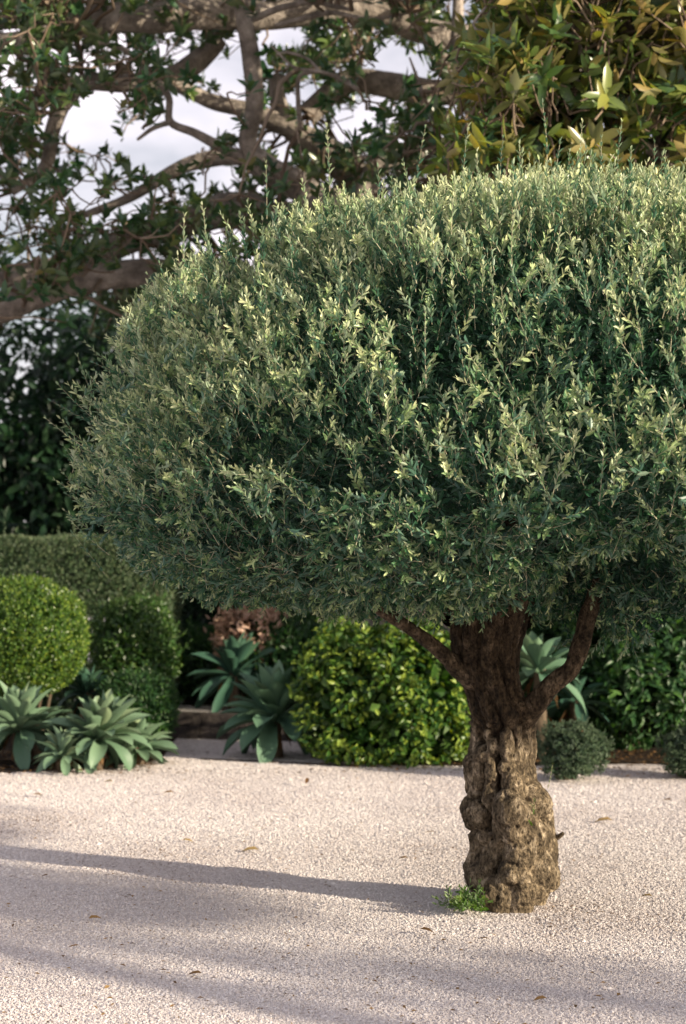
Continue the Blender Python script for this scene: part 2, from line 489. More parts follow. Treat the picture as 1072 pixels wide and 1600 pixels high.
def trunk():
    # silhouette read from the photograph: row, left, right
    prof = [(1440, 734, 852), (1412, 738, 850), (1404, 738, 856), (1380, 727, 868), (1359, 724, 875), (1329, 735, 873), (1299, 730, 868), (1269, 718, 864),
            (1250, 724, 860), (1239, 729, 856), (1225, 727, 842), (1195, 723, 836), (1170, 736, 841), (1150, 738, 836), (1120, 735, 840), (1091, 729, 820),
            (1060, 716, 812), (1025, 704, 813), (990, 702, 822), (960, 703, 829), (930, 696, 842), (905, 686, 854)]
    rows = np.array([p[0] for p in prof], float)
    zc = (1412 - rows) * PM
    cx = (np.array([(p[1] + p[2]) / 2 for p in prof]) - 536) * PM
    rr = (np.array([(p[2] - p[1]) / 2 - 4 for p in prof])) * PM
    nz_, nt = 420, 300
    z = np.linspace(-.06, zc[-1], nz_)
    CX = np.interp(z, zc, cx); RR = np.interp(z, zc, rr)
    k = np.ones(9) / 9
    CX = np.convolve(np.pad(CX, 4, 'edge'), k, 'valid'); RR = np.convolve(np.pad(RR, 4, 'edge'), k, 'valid')
    th = np.arange(nt) * 2 * pi / nt
    TH, Z = np.meshgrid(th, z)
    dirx, diry = np.cos(TH), np.sin(TH)
    Rb = np.repeat(RR[:, None], nt, 1); Rb0 = Rb
    # burls: (crop x, crop y, radius in crop units, push)
    burl = [(385, 285, 52, .1), (385, 330, 50, .2), (715, 165, 50, .2), (690, 230, 48, .4), (620, 350, 80, .8), (575, 500, 112, .85), (375, 505, 68, .3),
            (345, 470, 45, 0), (455, 410, 50, .75), (470, 300, 46, .8), (750, 430, 90, .45), (700, 330, 55, .6), (790, 520, 60, .2), (620, 690, 96, .85),
            (700, 600, 84, .75), (770, 790, 100, .45), (815, 720, 74, .1), (735, 860, 78, .65), (380, 830, 62, .2), (430, 740, 66, .6),
            (460, 900, 84, .7), (570, 790, 70, .85), (640, 830, 66, .85), (420, 640, 56, .4), (650, 930, 90, .75), (540, 950, 80, .8),
            (780, 620, 70, .3), (800, 460, 48, .15), (500, 560, 60, .8), (640, 200, 50, .75), (560, 260, 42, .85), (420, 200, 48, .4), (480, 150, 44, .7),
            (700, 480, 50, .7), (480, 690, 52, .75), (830, 640, 50, 0), (350, 860, 40, 0)]
    cs = .2985 * PM
    cen, rad = [], []
    for bx, by, br, push in burl:
        zz = (1412 - (1120 + by * .2985)) * PM
        xx = (620 + bx * .2985 - 536) * PM
        c0 = np.interp(zz, z, CX); r0 = np.interp(zz, z, RR)
        dx = np.clip((xx - c0) / r0, -1.12, 1.12)
        rs = br * cs
        yy = -math.sqrt(max(0, 1 - min(1, abs(dx)) ** 2)) * r0 * 1.0
        cen.append((c0 + dx * r0 * (1 - .35 * rs / r0 * abs(dx)), yy, zz)); rad.append(rs * 1.06)
    g2 = np.random.default_rng(5)
    for _ in range(80):
        zz = g2.uniform(0, .82); a = g2.uniform(0, 2 * pi)
        c0 = np.interp(zz, z, CX); r0 = np.interp(zz, z, RR)
        back = sin(a) > -.1
        rs = g2.uniform(.05, .10) if back else g2.uniform(.010, .022)
        cen.append((c0 + cos(a) * r0 * (.9 if back else 1.0), sin(a) * r0 * (.9 if back else .98), zz)); rad.append(rs)
    ropes = [([(450, 90), (462, 200), (475, 300), (435, 390), (450, 450)], 34, .72), ([(560, 90), (575, 180), (600, 260), (625, 330)], 40, .9),
             ([(700, 110), (685, 230), (712, 340), (750, 430), (800, 520)], 46, .6), ([(400, 60), (402, 160), (388, 260), (362, 350)], 40, .3),
             ([(650, 550), (610, 620), (560, 690), (590, 780)], 40, .85), ([(505, 600), (490, 690), (430, 780), (370, 860), (350, 900)], 42, .6),
             ([(640, 60), (650, 170), (660, 260)], 36, .85), ([(700, 640), (770, 700), (800, 790), (750, 880)], 46, .5),
             ([(520, 860), (560, 930), (620, 960), (700, 930), (770, 900)], 52, .8), ([(440, 880), (430, 950), (450, 1000)], 56, .6)]
    for path, br, depth in ropes:
        c_ = catmull([(a, b, 0) for a, b in path], 44)
        for bx, by, _ in c_:
            zz = (1412 - (1120 + by * .2985)) * PM
            xx = (620 + bx * .2985 - 536) * PM
            c0 = np.interp(zz, z, CX); r0 = np.interp(zz, z, RR)
            dx = np.clip((xx - c0) / r0, -1.0, 1.0)
            yy = -math.sqrt(max(0, 1 - abs(dx) ** 2)) * r0 * .98
            cen.append((c0 + dx * r0 * .9, yy, zz)); rad.append(br * cs * (1 + .12 * sin(bx * .05 + by * .031)))
    cen = np.array(cen); rad = np.array(rad)
    w0 = np.stack([CX[:, None] + dirx * Rb0, diry * Rb0, Z], -1)
    TH = TH + .16 * fbm(w0, 9, 51, 3); Z0 = Z.copy(); Z = Z + .030 * fbm(w0, 10, 52, 3)
    dxo, dyo = dirx, diry
    dirx, diry = np.cos(TH), np.sin(TH)
    # ray from the axis outward: far hit with each ellipsoid
    base = np.repeat(CX[:, None], nt, 1)
    q0 = np.stack([base + dirx * Rb, diry * Rb * .95, Z], -1)
    # fluting: strong in the upper trunk, fades into the burled part
    up = np.clip((Z - .50) / .40, 0, 1)
    flute = (np.abs(np.sin(TH * 4.5 + 2.2 * fbm(q0 * [1, 1, .3], 3, 4, 2) + 1.2 * Z)) ** .55 - .75) * .24 * up
    flute += (np.abs(np.sin(TH * 11 + 3 * fbm(q0 * [1, 1, .25], 5, 9, 2))) - .6) * .06 * up
    lowdent = -.46 * (1 - up)
    Rc = Rb * (1 + lowdent + flute)
    best = Rc.copy()
    acc = np.zeros_like(Rc)
    K = 115.0
    acc = np.exp(K * 2.2 * (Rc - Rb))
    for c, r in zip(cen, rad):
        hz = (Z - c[2]) / 1.12
        bx_, by_ = c[0] - base, c[1]
        tca = bx_ * dirx + by_ * diry
        d2 = bx_ ** 2 + by_ ** 2 - tca ** 2 + hz ** 2
        w = np.sqrt(np.maximum(r * r - d2, 0))
        h = np.where(d2 < r * r, tca + w, -1)
        acc += np.where(h > 0, np.exp(K * 2.2 * (h - Rb)), 0)
    dirx, diry, Z = dxo, dyo, Z0
    R = Rb + np.log(np.maximum(acc, 1e-9)) / (K * 2.2)
    q = np.stack([base + dirx * R, diry * R, Z], -1)
    R += .010 * fbm(q, 24, 11, 4, .62) + .004 * fbm(q * [1, 1, .5], 60, 12, 3, .6)
    # crusty pits
    pit = np.clip(fbm(q, 34, 31, 2) - .22, 0, 1) * .035 * (1 - .4 * up)
    R -= pit
    # keep the outline of the real trunk: rescale each flank, smoothly along the height
    xr = (dirx * R).max(1); xl = (-dirx * R).max(1)
    kk = np.hanning(23); kk /= kk.sum()
    fr = np.convolve(np.pad((RR + 4 * PM) / xr, 11, 'edge'), kk, 'valid'); fl_ = np.convolve(np.pad((RR + 4 * PM) / xl, 11, 'edge'), kk, 'valid')
    wgt = (dirx + 1) / 2
    SC = fr[:, None] * wgt + fl_[:, None] * (1 - wgt)
    R = R * SC
    q = np.stack([base + dirx * R, OY + diry * R * (1 + .25 * up), Z], -1)
    mb = MB()
    i = np.arange(nz_ - 1)[:, None] * nt; s0 = np.arange(nt)[None]; s1 = (s0 + 1) % nt
    F = np.stack([i + s0, i + s1, i + nt + s1, i + nt + s0], -1).reshape(-1, 4)
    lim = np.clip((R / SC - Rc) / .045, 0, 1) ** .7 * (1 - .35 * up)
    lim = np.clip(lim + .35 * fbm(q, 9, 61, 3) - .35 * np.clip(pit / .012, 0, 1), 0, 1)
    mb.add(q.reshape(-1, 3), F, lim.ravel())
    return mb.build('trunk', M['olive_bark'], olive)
trunk()

def oP(px, py, dy=0):
    Y = OY + dy
    v = P(px, py, Y)
    return v

def olive_limb(pts, rad, **kw):
    mb = MB()
    limb(mb, pts, rad, **kw)
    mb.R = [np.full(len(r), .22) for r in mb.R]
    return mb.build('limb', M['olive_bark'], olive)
olive_limb([oP(760, 1075, -.02), oP(722, 1048, -.08), oP(690, 1020, -.13), oP(645, 985, -.2), oP(595, 953, -.28), oP(545, 915, -.38), oP(480, 850, -.5), oP(400, 760, -.6)],
           [.060, .050, .034, .029, .027, .025, .020, .012], n=90, sides=22, bump=.22, seed=3, bscale=14)
olive_limb([oP(806, 1150, 0), oP(828, 1112, -.06), oP(856, 1076, -.1), oP(892, 1045, -.13), oP(908, 1002, -.14), oP(926, 940, -.13), oP(950, 888, -.12), oP(985, 835, -.1), oP(1030, 740, 0)],
           [.045, .050, .047, .042, .041, .038, .037, .032, .02], n=110, sides=24, bump=.24, seed=5, bscale=13)
# branches that leave the split top and run up into the crown
for k, (pts, rad) in enumerate([
    ([oP(725, 960), oP(700, 900, .1), oP(660, 800, .3), oP(600, 680, .5)], [.10, .085, .05, .02]),
    ([oP(770, 960), oP(775, 880), oP(790, 760), oP(780, 600)], [.12, .10, .06, .02]),
    ([oP(805, 960), oP(850, 890, .2), oP(930, 760, .5), oP(990, 600, .7)], [.09, .07, .045, .015]),
    ([oP(750, 950, .1), oP(740, 860, .6), oP(760, 740, 1.0), oP(800, 620, 1.2)], [.09, .06, .04, .015]),
    ([oP(760, 950, -.1), oP(790, 860, -.6), oP(820, 740, -.9), oP(850, 620, -1.1)], [.08, .05, .035, .012])]):
    olive_limb(pts, rad, n=50, sides=16, bump=.2, seed=20 + k, bscale=10)

# ---- crown
CC = np.array([(872 - 536) * PM, 8.05, EYE + (HOR - 765) * PM])
CA, CBU, CBD, CN = 2.08, 1.27, .51, 2.4

def crown_pts(n, front=.72):
    out = []
    tot = 0
    while tot < n:
        u = nrm(rng.standard_normal((n * 4, 3)))
        b = np.where(u[:, 2] > 0, CBU, rim(u))
        h = np.hypot(u[:, 0], u[:, 1])
        rho = ((h / CA) ** CN + (np.abs(u[:, 2]) / b) ** CN) ** (-1 / CN)
        keep = rng.random(len(u)) < (rho / 2.2) ** 2
        f = rng.random(len(u))
        keep &= ((u[:, 1] < .25) | (f < (1 - front)))
        out.append(np.column_stack([u, rho])[keep]); tot += keep.sum()
    return np.vstack(out)[:n]

def rim(u):
    az = np.arctan2(u[:, 1], u[:, 0])
    g = np.exp(-((az + 1.42) / .32) ** 2)
    return CBD * (1 - .42 * g + .38 * np.exp(-((az + .50) / .36) ** 2) + .18 * np.exp(-((np.abs(az) - pi) / .6) ** 2))  # off-frame rim toward the sun hangs lower, added to shade the upper trunk
def crown_surface(n, s_lo, s_hi, power=1.0, front=.72):
    c = crown_pts(n, front)
    u, rho = c[:, :3], c[:, 3]
    p0 = CC + u * rho[:, None]
    lump = .060 * fbm(p0, 1.7, 41, 2) + .050 * fbm(p0, 4.2, 42, 2)
    s = s_lo + (s_hi - s_lo) * rng.random(n) ** power + lump
    pos = CC + u * (rho * s)[:, None]
    b = np.where(u[:, 2] > 0, CBU, CBD)
    nr = nrm(np.stack([u[:, 0] / CA, u[:, 1] / CA, u[:, 2] / b], -1))
    return pos, nr, s

foliage = MB(); twigs = MB()
def shoots(B, d, l, nodes=7, Ls=.034, curl_up=.25, leafless=0.0, young_lit=0.0, ang=(20, 46), stem=.0016):
    n = len(B)
    if n == 0: return
    d = nrm(d)
    up = np.array([0, 0, 1.0])
    bend = nrm(d + up * curl_up + rng.standard_normal((n, 3)) * .12)
    ref = np.where(np.abs(d[:, 2:3]) > .9, np.array([[1., 0, 0]]), np.array([[0., 0, 1]]))
    A = nrm(np.cross(d, ref)); Bv = np.cross(d, A)
    phi0 = rng.random(n) * 2 * pi
    ts = np.linspace(0, 1, 4)
    pts = np.stack([B + (d * (t - .5 * t * t) + bend * (.5 * t * t)) * l[:, None] for t in ts], 1)
    rad = np.stack([np.full(n, stem * (1 - .6 * t)) for t in ts], 1)
    tubes(twigs, pts, rad, 3)
    base_r = rng.random(n)
    for k in range(nodes + 1):
        t = (k + .6 + .35 * rng.standard_normal(n) * .4) / (nodes + .6)
        t = np.clip(t, 0.03, 1)
        c = B + (d * (t - .5 * t * t)[:, None] + bend * (.5 * t * t)[:, None]) * l[:, None]
        ax = nrm(d * (1 - t)[:, None] + bend * t[:, None])
        for side in (0, 1):
            ph = phi0 + k * pi / 2 + side * pi + .3 * rng.standard_normal(n)
            rd = A * np.cos(ph)[:, None] + Bv * np.sin(ph)[:, None]
            al = np.radians(rng.uniform(ang[0], ang[1], n))
            if k == nodes: al = np.radians(rng.uniform(6, 22, n))
            D = ax * np.cos(al)[:, None] + rd * np.sin(al)[:, None]
            N = ax * np.sin(al)[:, None] - rd * np.cos(al)[:, None]
            L = Ls * rng.uniform(.7, 1.15, n) * (1 - .35 * (k / nodes) ** 2)
            keep = rng.random(n) > (leafless if k < nodes else 0) + .05
            W = L * rng.uniform(.28, .40, n)
            r = np.clip(base_r * .42 + .26 * rng.random(n) + .38 * (k / nodes) ** 1.6 - .12 + young_lit, 0, 1)  # tips paler as new growth; shoot bases darkened to stand for shade
            leaves(foliage, c[keep], D[keep], (N + .25 * rng.standard_normal((n, 3)))[keep], L[keep], W[keep], fold=.20, curl=.06 + .10 * side, tpl='e', rnd=r[keep])

def hole_mask(p):
    return (fbm(p, 2.6, 77, 2) + .55 * noise3(p, 6.5, 78))
def grow(n, lo, hi, power, lmin, lmax, nodes, Ls, hole=-.26, front=.72, young_lit=0.0):
    pos, nr, s = crown_surface(n, lo, hi, power, front)
    hm = hole_mask(pos)
    keep = (hm > hole + .0) | (s < lo + .3 * (hi - lo))
    pos, nr = pos[keep], nr[keep]
    k = len(pos)
    uz = nr[:, 2]
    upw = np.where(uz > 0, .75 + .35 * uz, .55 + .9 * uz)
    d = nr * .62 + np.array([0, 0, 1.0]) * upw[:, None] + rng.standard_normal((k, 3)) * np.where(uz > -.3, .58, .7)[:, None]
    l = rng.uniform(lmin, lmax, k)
    shoots(pos - nrm(d) * l[:, None] * .55, d, l, nodes=nodes, Ls=Ls, young_lit=young_lit + np.where(uz < -.15, -.22, .12 * np.clip(uz, 0, 1)))  # crown top paler, underside darker: light and shade put into leaf colour

grow(15000, .92, 1.04, .8, .06, .14, 5, .040, hole=-.13, young_lit=.27)                     # outer skin of fresh shoots
grow(8500, .77, .92, 1.0, .07, .15, 5, .042, hole=-.31, young_lit=-.08)           # second layer
# inner mass: loose older leaves, coloured darker for the shade in crown gaps
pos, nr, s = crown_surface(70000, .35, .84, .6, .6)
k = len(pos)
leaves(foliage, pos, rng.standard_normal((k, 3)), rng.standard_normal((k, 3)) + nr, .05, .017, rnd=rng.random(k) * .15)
# upright whips breaking the clipped line at the top, some at the left flank
def whips(n, sel, lmin, lmax, dirf, nodes, seed=0, **kw):
    pos, nr, s = crown_surface(n * 30, .97, 1.0, 1.0, .75)
    m = sel(pos, nr)
    pos, nr = pos[m][:n], nr[m][:n]
    l = rng.uniform(lmin, lmax, len(pos)) * rng.random(len(pos)) ** .25
    d = dirf(pos, nr)
    shoots(pos - nrm(d) * l[:, None] * .2, d, l, nodes=nodes, young_lit=.12, **kw)
whips(230, lambda p, n: n[:, 2] > .62, .12, .27, lambda p, n: n * .25 + [0, 0, 1.] + rng.standard_normal((len(n), 3)) * .10, 9, Ls=.040, curl_up=.4, ang=(18, 38), stem=.002)
whips(9, lambda p, n: n[:, 2] > .72, .18, .30, lambda p, n: n * .1 + [0, 0, 1.] + rng.standard_normal((len(n), 3)) * .07, 13, Ls=.036, curl_up=.5, ang=(16, 34), stem=.0024)
whips(90, lambda p, n: (n[:, 0] < -.75) & (n[:, 2] > -.3), .14, .26, lambda p, n: n * .9 + [0, 0, .6] + rng.standard_normal((len(n), 3)) * .16, 9, Ls=.036, stem=.002)
whips(230, lambda p, n: (n[:, 1] < -.3) & (n[:, 2] > -.5) & (n[:, 2] < .7), .16, .30, lambda p, n: n * .35 + [-.25, 0, .8] + rng.standard_normal((len(n), 3)) * .22, 9, Ls=.036, ang=(18, 40), stem=.002)
# a few well-placed long shoots seen in the photograph
lw = [(965, 190, .24, .0), (857, 160, .30, .02), (661, 198, .26, .12), (908, 192, .26, .05), (515, 198, .30, .0), (417, 254, .26, .0), (868, 215, .26, 0), (285, 338, .20, -.02),
      (323, 318, .20, .03), (1022, 225, .2, .0), (812, 222, .2, -.02), (725, 195, .30, .02), (594, 262, .18, .03), (783, 215, .2, .03), (938, 218, .22, -.03), (748, 236, .2, .05)]
for px, py, l, lean in lw:
    T1 = oP(px, py, .15)
    shoots((T1 - np.array([lean * l, 0, l]))[None], np.array([[lean, 0, 1.0]]), np.array([l]), nodes=int(l * 30), Ls=.040, ang=(16, 36), curl_up=.05, stem=.0022, young_lit=.15)
for px, py in [(80, 628), (90, 742), (96, 700), (100, 800), (130, 540)]:
    T1 = oP(px, py, .05)
    for e in range(3):
        dv = np.array([-1., 0, .75]) + rng.normal(0, .2, 3)
        dv /= np.linalg.norm(dv)
        shoots((T1 - dv * .24 + [.02 * e, 0, -.05 * e])[None], dv[None], np.array([.24]), nodes=8, Ls=.036, ang=(18, 40))
# lower rim: arching, half-bare pale twigs that hang and turn up at the tip
def danglers(n):
    a = rng.uniform(pi * 1.0, pi * 2.0, n) + rng.normal(0, .25, n)
    rr = CA * rng.uniform(.55, 1.0, n)
    rimz = rim(np.stack([np.cos(a), np.sin(a), 0 * a], -1))
    x = CC[0] + np.cos(a) * rr; y = CC[1] + np.sin(a) * rr
    zb = CC[2] - rimz * (np.maximum(1 - (rr / CA) ** CN, 0)) ** (1 / CN) * .85 + rng.uniform(-.04, .10, n)
    kp = (zb < 1.60) | (y > CC[1])
    a, x, y, zb = a[kp], x[kp], y[kp], zb[kp]; n = int(kp.sum())
    B = np.stack([x, y, zb], -1)
    l = rng.uniform(.12, .27, n)
    out = np.stack([np.cos(a), np.sin(a), 0 * a], -1)
    d = out * rng.uniform(.0, .8, n)[:, None] + np.array([0, 0, -1.]) * rng.uniform(.1, .85, n)[:, None] + rng.standard_normal((n, 3)) * .45
    d = nrm(d)
    ts = np.linspace(0, 1, 7)
    end = out * .7 + np.array([0, 0, .65]) + rng.standard_normal((n, 3)) * .35
    pts = np.stack([B + (d * (t - .5 * t * t) + end * (.5 * t * t)) * l[:, None] for t in ts], 1)
    rad = np.stack([np.full(n, .0021 * (1 - .6 * t)) for t in ts], 1)
    tubes(twigs, pts, rad, 4, rnd=.2 + .6 * rng.random(n))
    for k in (2, 3, 4, 5, 6):
        m = rng.random(n) < (.45 if k < 5 else .95)
        dd = nrm(pts[:, k] - pts[:, k - 1])[m]
        q = m.sum()
        shoots(pts[m, k], dd * .6 + np.array([0, 0, .35]) + rng.standard_normal((q, 3)) * .4, rng.uniform(.05, .11, q), nodes=4, Ls=.034, stem=.0014)
danglers(380)
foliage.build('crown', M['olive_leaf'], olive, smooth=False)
twigs.build('twigs', M['olive_twig'], olive)

# small suckers on the trunk and the green tuft at its foot
def suckers():
    global foliage, twigs
    foliage = MB(); twigs = MB()
    n = 34
    b = P(735, 1412, 7.82)
    B = b + np.stack([rng.normal(0, .045, n), rng.normal(0, .05, n), np.abs(rng.normal(0, .01, n))], -1)
    B[:, 2] = .01
    d = np.stack([rng.normal(-.25, .75, n), rng.normal(-.3, .5, n), rng.uniform(.25, .8, n)], -1)
    shoots(B, d, rng.uniform(.06, .14, n), nodes=5, Ls=.040, curl_up=-.2, ang=(25, 55))
    o = foliage.build('sucker_shoots', M['sucker'], olive, smooth=False)
    t = twigs.build('sucker_stems', M['olive_twig'], o)
    foliage = MB(); twigs = MB()
    shoots(np.array([oP(856, 1232, -.08)]), np.array([[.25, 0, 1.]]), np.array([.11]), nodes=6, Ls=.014, ang=(15, 30))
    o2 = foliage.build('trunk_sprig', M['sucker'], olive, smooth=False)
    t2 = twigs.build('sprig_stem', M['olive_twig'], o2)
    foliage = MB(); twigs = MB()
    shoots(np.array([oP(831, 1275, -.19), oP(829, 1288, -.19), oP(833, 1262, -.19)]), np.array([[.2, -.6, .6], [-.2, -.7, .3], [0, -.4, .8]]), np.array([.05, .04, .04]), nodes=3, Ls=.022)
    foliage.build('trunk_leaves', M['sucker'], olive, smooth=False)
M['sucker'] = leaf_mat('sucker', [(0, (.06, .13, .035)), (.5, (.12, .22, .05)), (1, (.28, .36, .10))], [(0, (.16, .24, .12)), (1, (.24, .32, .16))], trans=.3)
suckers()
mb = MB()
limb(mb, [oP(862, 1310, .02), oP(872, 1308, .0), oP(880, 1302, -.02)], [.016, .012, .008], n=10, sides=10, bump=.2, seed=9, bscale=30)
mb.build('branch_stub', M['olive_bark'], olive)

# ------------------------------------------------------------------ generic shrubs
def blob(n, c, r, lo=.75, hi=1.0, lump=.08, lscale=2.5, seed=0, power=.6, flat_bottom=True, nexp=2.2):
    u = nrm(rng.standard_normal((n, 3)))
    r = np.array(r, float)
    rho = (np.abs(u[:, 0] / r[0]) ** nexp + np.abs(u[:, 1] / r[1]) ** nexp + np.abs(u[:, 2] / r[2]) ** nexp) ** (-1 / nexp)
    p0 = np.array(c) + u * rho[:, None]
    s = lo + (hi - lo) * rng.random(n) ** power + lump * fbm(p0, lscale, seed, 3)
    p = np.array(c) + u * (rho * s)[:, None]
    nr = nrm(u / r)
    if flat_bottom:
        m = p[:, 2] > .03
        p, nr = p[m], nr[m]
    return p, nr

def stems(parent, c, h, n=7, spread=.3, r=.02, mat='stem', name='stem'):
    mb = MB()
    for k in range(n):
        a = rng.random() * 2 * pi
        e = np.array(c) + np.array([cos(a) * spread, sin(a) * spread, h])
        b = np.array([c[0] + cos(a) * spread * .2, c[1] + sin(a) * spread * .2, -.02])
        limb(mb, [b, (b * .6 + e * .4) + rng.normal(0, .03, 3), e], [r, r * .8, r * .3], n=10, sides=7, bump=.15, seed=k)
    return mb.build(name, M[mat], parent)

def shrub(name, c, r, nleaf, L, W, mat, label, cat, group=None, lump=.08, lscale=2.5, seed=0, nexp=2.2, spray=.35, up=.3, tpl='r', inner=True, lo=.78, curl=.1, cull=None, cs=5.0):
    """c: centre of the crown (x, y, z)"""
    root = empty(name, (c[0], c[1], 0), label, cat, group)
    mb = MB()
    p, nr = blob(nleaf, c, r, lo, 1.0, lump, lscale, seed, .5, nexp=nexp)
    if cull is not None:
        mk = fbm(p, cs, seed + 50, 2) > cull
        p, nr = p[mk], nr[mk]
    k = len(p)
    D = nr * spray + np.array([0, 0, up]) + rng.standard_normal((k, 3)) * .6
    N = nr + np.array([0, 0, .4]) + rng.standard_normal((k, 3)) * .45
    leaves(mb, p, D, N, L * rng.uniform(.7, 1.3, k), W * rng.uniform(.8, 1.2, k), tpl=tpl, curl=curl)
    # stray shoots that escaped the shears
    p, nr = blob(60, c, r, .93, 1.0, lump, lscale, seed, 1, nexp=nexp)
    dd = nrm(nr + np.array([0, 0, .9]) + rng.standard_normal(nr.shape) * .3)
    m_ = nr[:, 2] > -.1
    p, dd = p[m_], dd[m_]
    for t in np.linspace(0, 1, 6):
        leaves(mb, p + dd * (L * 2.6 * t * rng.uniform(.3, 1, (len(p), 1))), dd + rng.standard_normal(dd.shape) * .6, rng.standard_normal(dd.shape) + [0, 0, .6], L, W, tpl=tpl, curl=curl)
    if inner:
        p, nr = blob(nleaf // 4, c, r, .35, .82, lump, lscale, seed, .8, nexp=nexp)
        k = len(p)
        leaves(mb, p, rng.standard_normal((k, 3)), rng.standard_normal((k, 3)), L * 2.2, W * 2.6, rnd=rng.random(k) * .3)
    mb.build('foliage', M[mat], root, smooth=False)
    stems(root, (c[0], c[1], 0), max(c[2] - r[2] * .2, .1), n=7, spread=min(r[0], r[1]) * .5, r=.02)
    return root

def at(px, py_top, py_bot, Y, halfw_px, depth=None):
    """centre and radii of a blob from its outline at distance Y"""
    t, b = P(px, py_top, Y), P(px, py_bot, Y)
    zt, zb = t[2], max(b[2], 0.0)
    hw = halfw_px / FPX * Y
    return (t[0], Y, (zt + zb) / 2), (hw, depth or hw, (zt - zb) / 2)

c, r = at(42, 905, 1085, 13.9, 100)
shrub('clipped_ball_shrub', c, r, 15000, .026, .017, 'box_leaf', 'bright green clipped round shrub at the left edge behind the agaves', 'shrub', lump=.16, lscale=2.2, nexp=2.2, spray=.5, cull=-.30, cs=8)
c, r = at(214, 932, 1100, 15.0, 72)
shrub('round_shrub', c, r, 6500, .04, .022, 'dim_leaf', 'dull green loose round shrub between the clipped ball and the stone step', 'shrub', cull=-.12, lump=.26, lscale=4, seed=4)
c, r = at(215, 1050, 1165, 14.1, 62)
shrub('low_fern_shrub', c, r, 4200, .05, .014, 'shrub_leaf', 'low dark feathery shrub beside the left agaves', 'shrub', lump=.2, lscale=5, seed=6)
# clipped hedge
def hedge():
    x0, x1, y0, y1, h = -4.4, -1.55, 15.7, 17.0, EYE + (HOR - 842) / FPX * 15.7
    root = empty('clipped_hedge', ((x0 + x1) / 2, (y0 + y1) / 2, 0), 'tall flat-topped grey-green clipped hedge behind the round shrubs', 'hedge')
    mb = MB(); n = 42000
    f = rng.random(n)
    X = rng.uniform(x0, x1, n); Y = rng.uniform(y0, y1, n); Z = h * rng.random(n)
    face = rng.integers(0, 10, n)
    d = rng.random(n) ** 2 * .12
    Y = np.where(face < 6, y0 + d, Y)
    Z = np.where((face >= 6) & (face < 9), h - d, Z)
    X = np.where(face >= 9, x1 - d, X)
    p = np.stack([X, Y, Z], -1)
    p += (.05 * fbm(p, 3, 6, 3))[:, None] * np.array([.5, 1, 1])
    nr = np.where((face < 6)[:, None], [[0, -1., .1]], np.where((face < 9)[:, None], [[0, 0, 1.]], [[1., 0, 0]]))
    D = nr * .4 + np.array([0, 0, .6]) + rng.standard_normal((n, 3)) * .5
    leaves(mb, p, D, nr + rng.standard_normal((n, 3)) * .5, .038 * rng.uniform(.7, 1.3, n), .014)
    # upright unclipped shoots along the top
    for q in range(26):
        x = rng.uniform(x0, x1); y = rng.uniform(y0, y0 + .5); hh = rng.uniform(.06, .17)
        k = 14
        t = rng.random(k)
        pp = np.stack([np.full(k, x), np.full(k, y), h - .03 + hh * t], -1)
        leaves(mb, pp, np.array([0, 0, 1.]) + rng.standard_normal((k, 3)) * .5, rng.standard_normal((k, 3)), .035, .013)
    # inside
    k = 7000
    p = np.stack([rng.uniform(x0 + .1, x1 - .1, k), rng.uniform(y0 + .1, y1, k), rng.uniform(0, h - .1, k)], -1)
    leaves(mb, p, rng.standard_normal((k, 3)), rng.standard_normal((k, 3)), .10, .05, rnd=rng.random(k) * .3)
    mb.build('foliage', M['hedge_leaf'], root, smooth=False)
    stm = MB()
    for q in range(8):
        x = x0 + (q + .5) * (x1 - x0) / 8
        limb(stm, [(x, 16.3, -.02), (x + .05, 16.3, .6), (x, 16.35, 1.3)], [.03, .025, .01], n=8, sides=7)
    stm.build('stems', M['stem'], root)
hedge()

# lime shrub, sunlit, right of the agave
c, r = at(608, 968, 1192, 13.75, 138, .60)
shrub('lime_shrub', c, r, 14000, .054, .030, 'lime_leaf', 'bright yellow-green leafy shrub behind the olive trunk', 'shrub', lump=.55, lscale=2.6, seed=8, tpl='l', nexp=2.4, spray=.7, up=-.1, lo=.70, curl=.3, cull=-.10, cs=7)
c, r = at(893, 1122, 1232, 12.5, 56)
shrub('low_round_shrub', c, r, 5500, .022, .012, 'grey_leaf', 'low grey-green round shrub just right of the olive trunk', 'shrub', lump=.42, lscale=5, seed=9, cull=-.15, cs=9)
c, r = at(1078, 1135, 1230, 12.7, 50)
shrub('low_round_shrub', c, r, 4200, .022, .012, 'grey_leaf', 'low grey-green shrub cut by the right edge of the photo', 'shrub', lump=.42, lscale=5, seed=10, cull=-.15, cs=9)

# dark leafy shrubs forming the wall at the right
for k, (px, top, bot, Y, hw, dep, lab) in enumerate([
    (985, 915, 1215, 14.6, 120, .8, 'dark green leafy shrub right of the olive\'s right limb'),
    (1150, 850, 1215, 14.9, 130, .9, 'tall dark green leafy shrub at the right edge'),
    (860, 900, 1200, 15.3, 95, .8, 'dark green shrub behind the broad-leaved agave and olive fork'),
    (1330, 780, 1215, 14.6, 140, 1.0, 'dark green leafy shrub beyond the right edge')]):
    c, r = at(px, top, bot, Y, hw, dep)
    if k == 3: continue
    shrub('leafy_shrub', c, r, 6500, .085, .034, 'shrub_leaf', lab, 'shrub', 'dark leafy shrubs behind the olive', lump=.25, lscale=2.6, seed=20 + k, tpl='l', spray=.6, up=-.15, lo=.7, curl=.35, cull=-.15, cs=5)

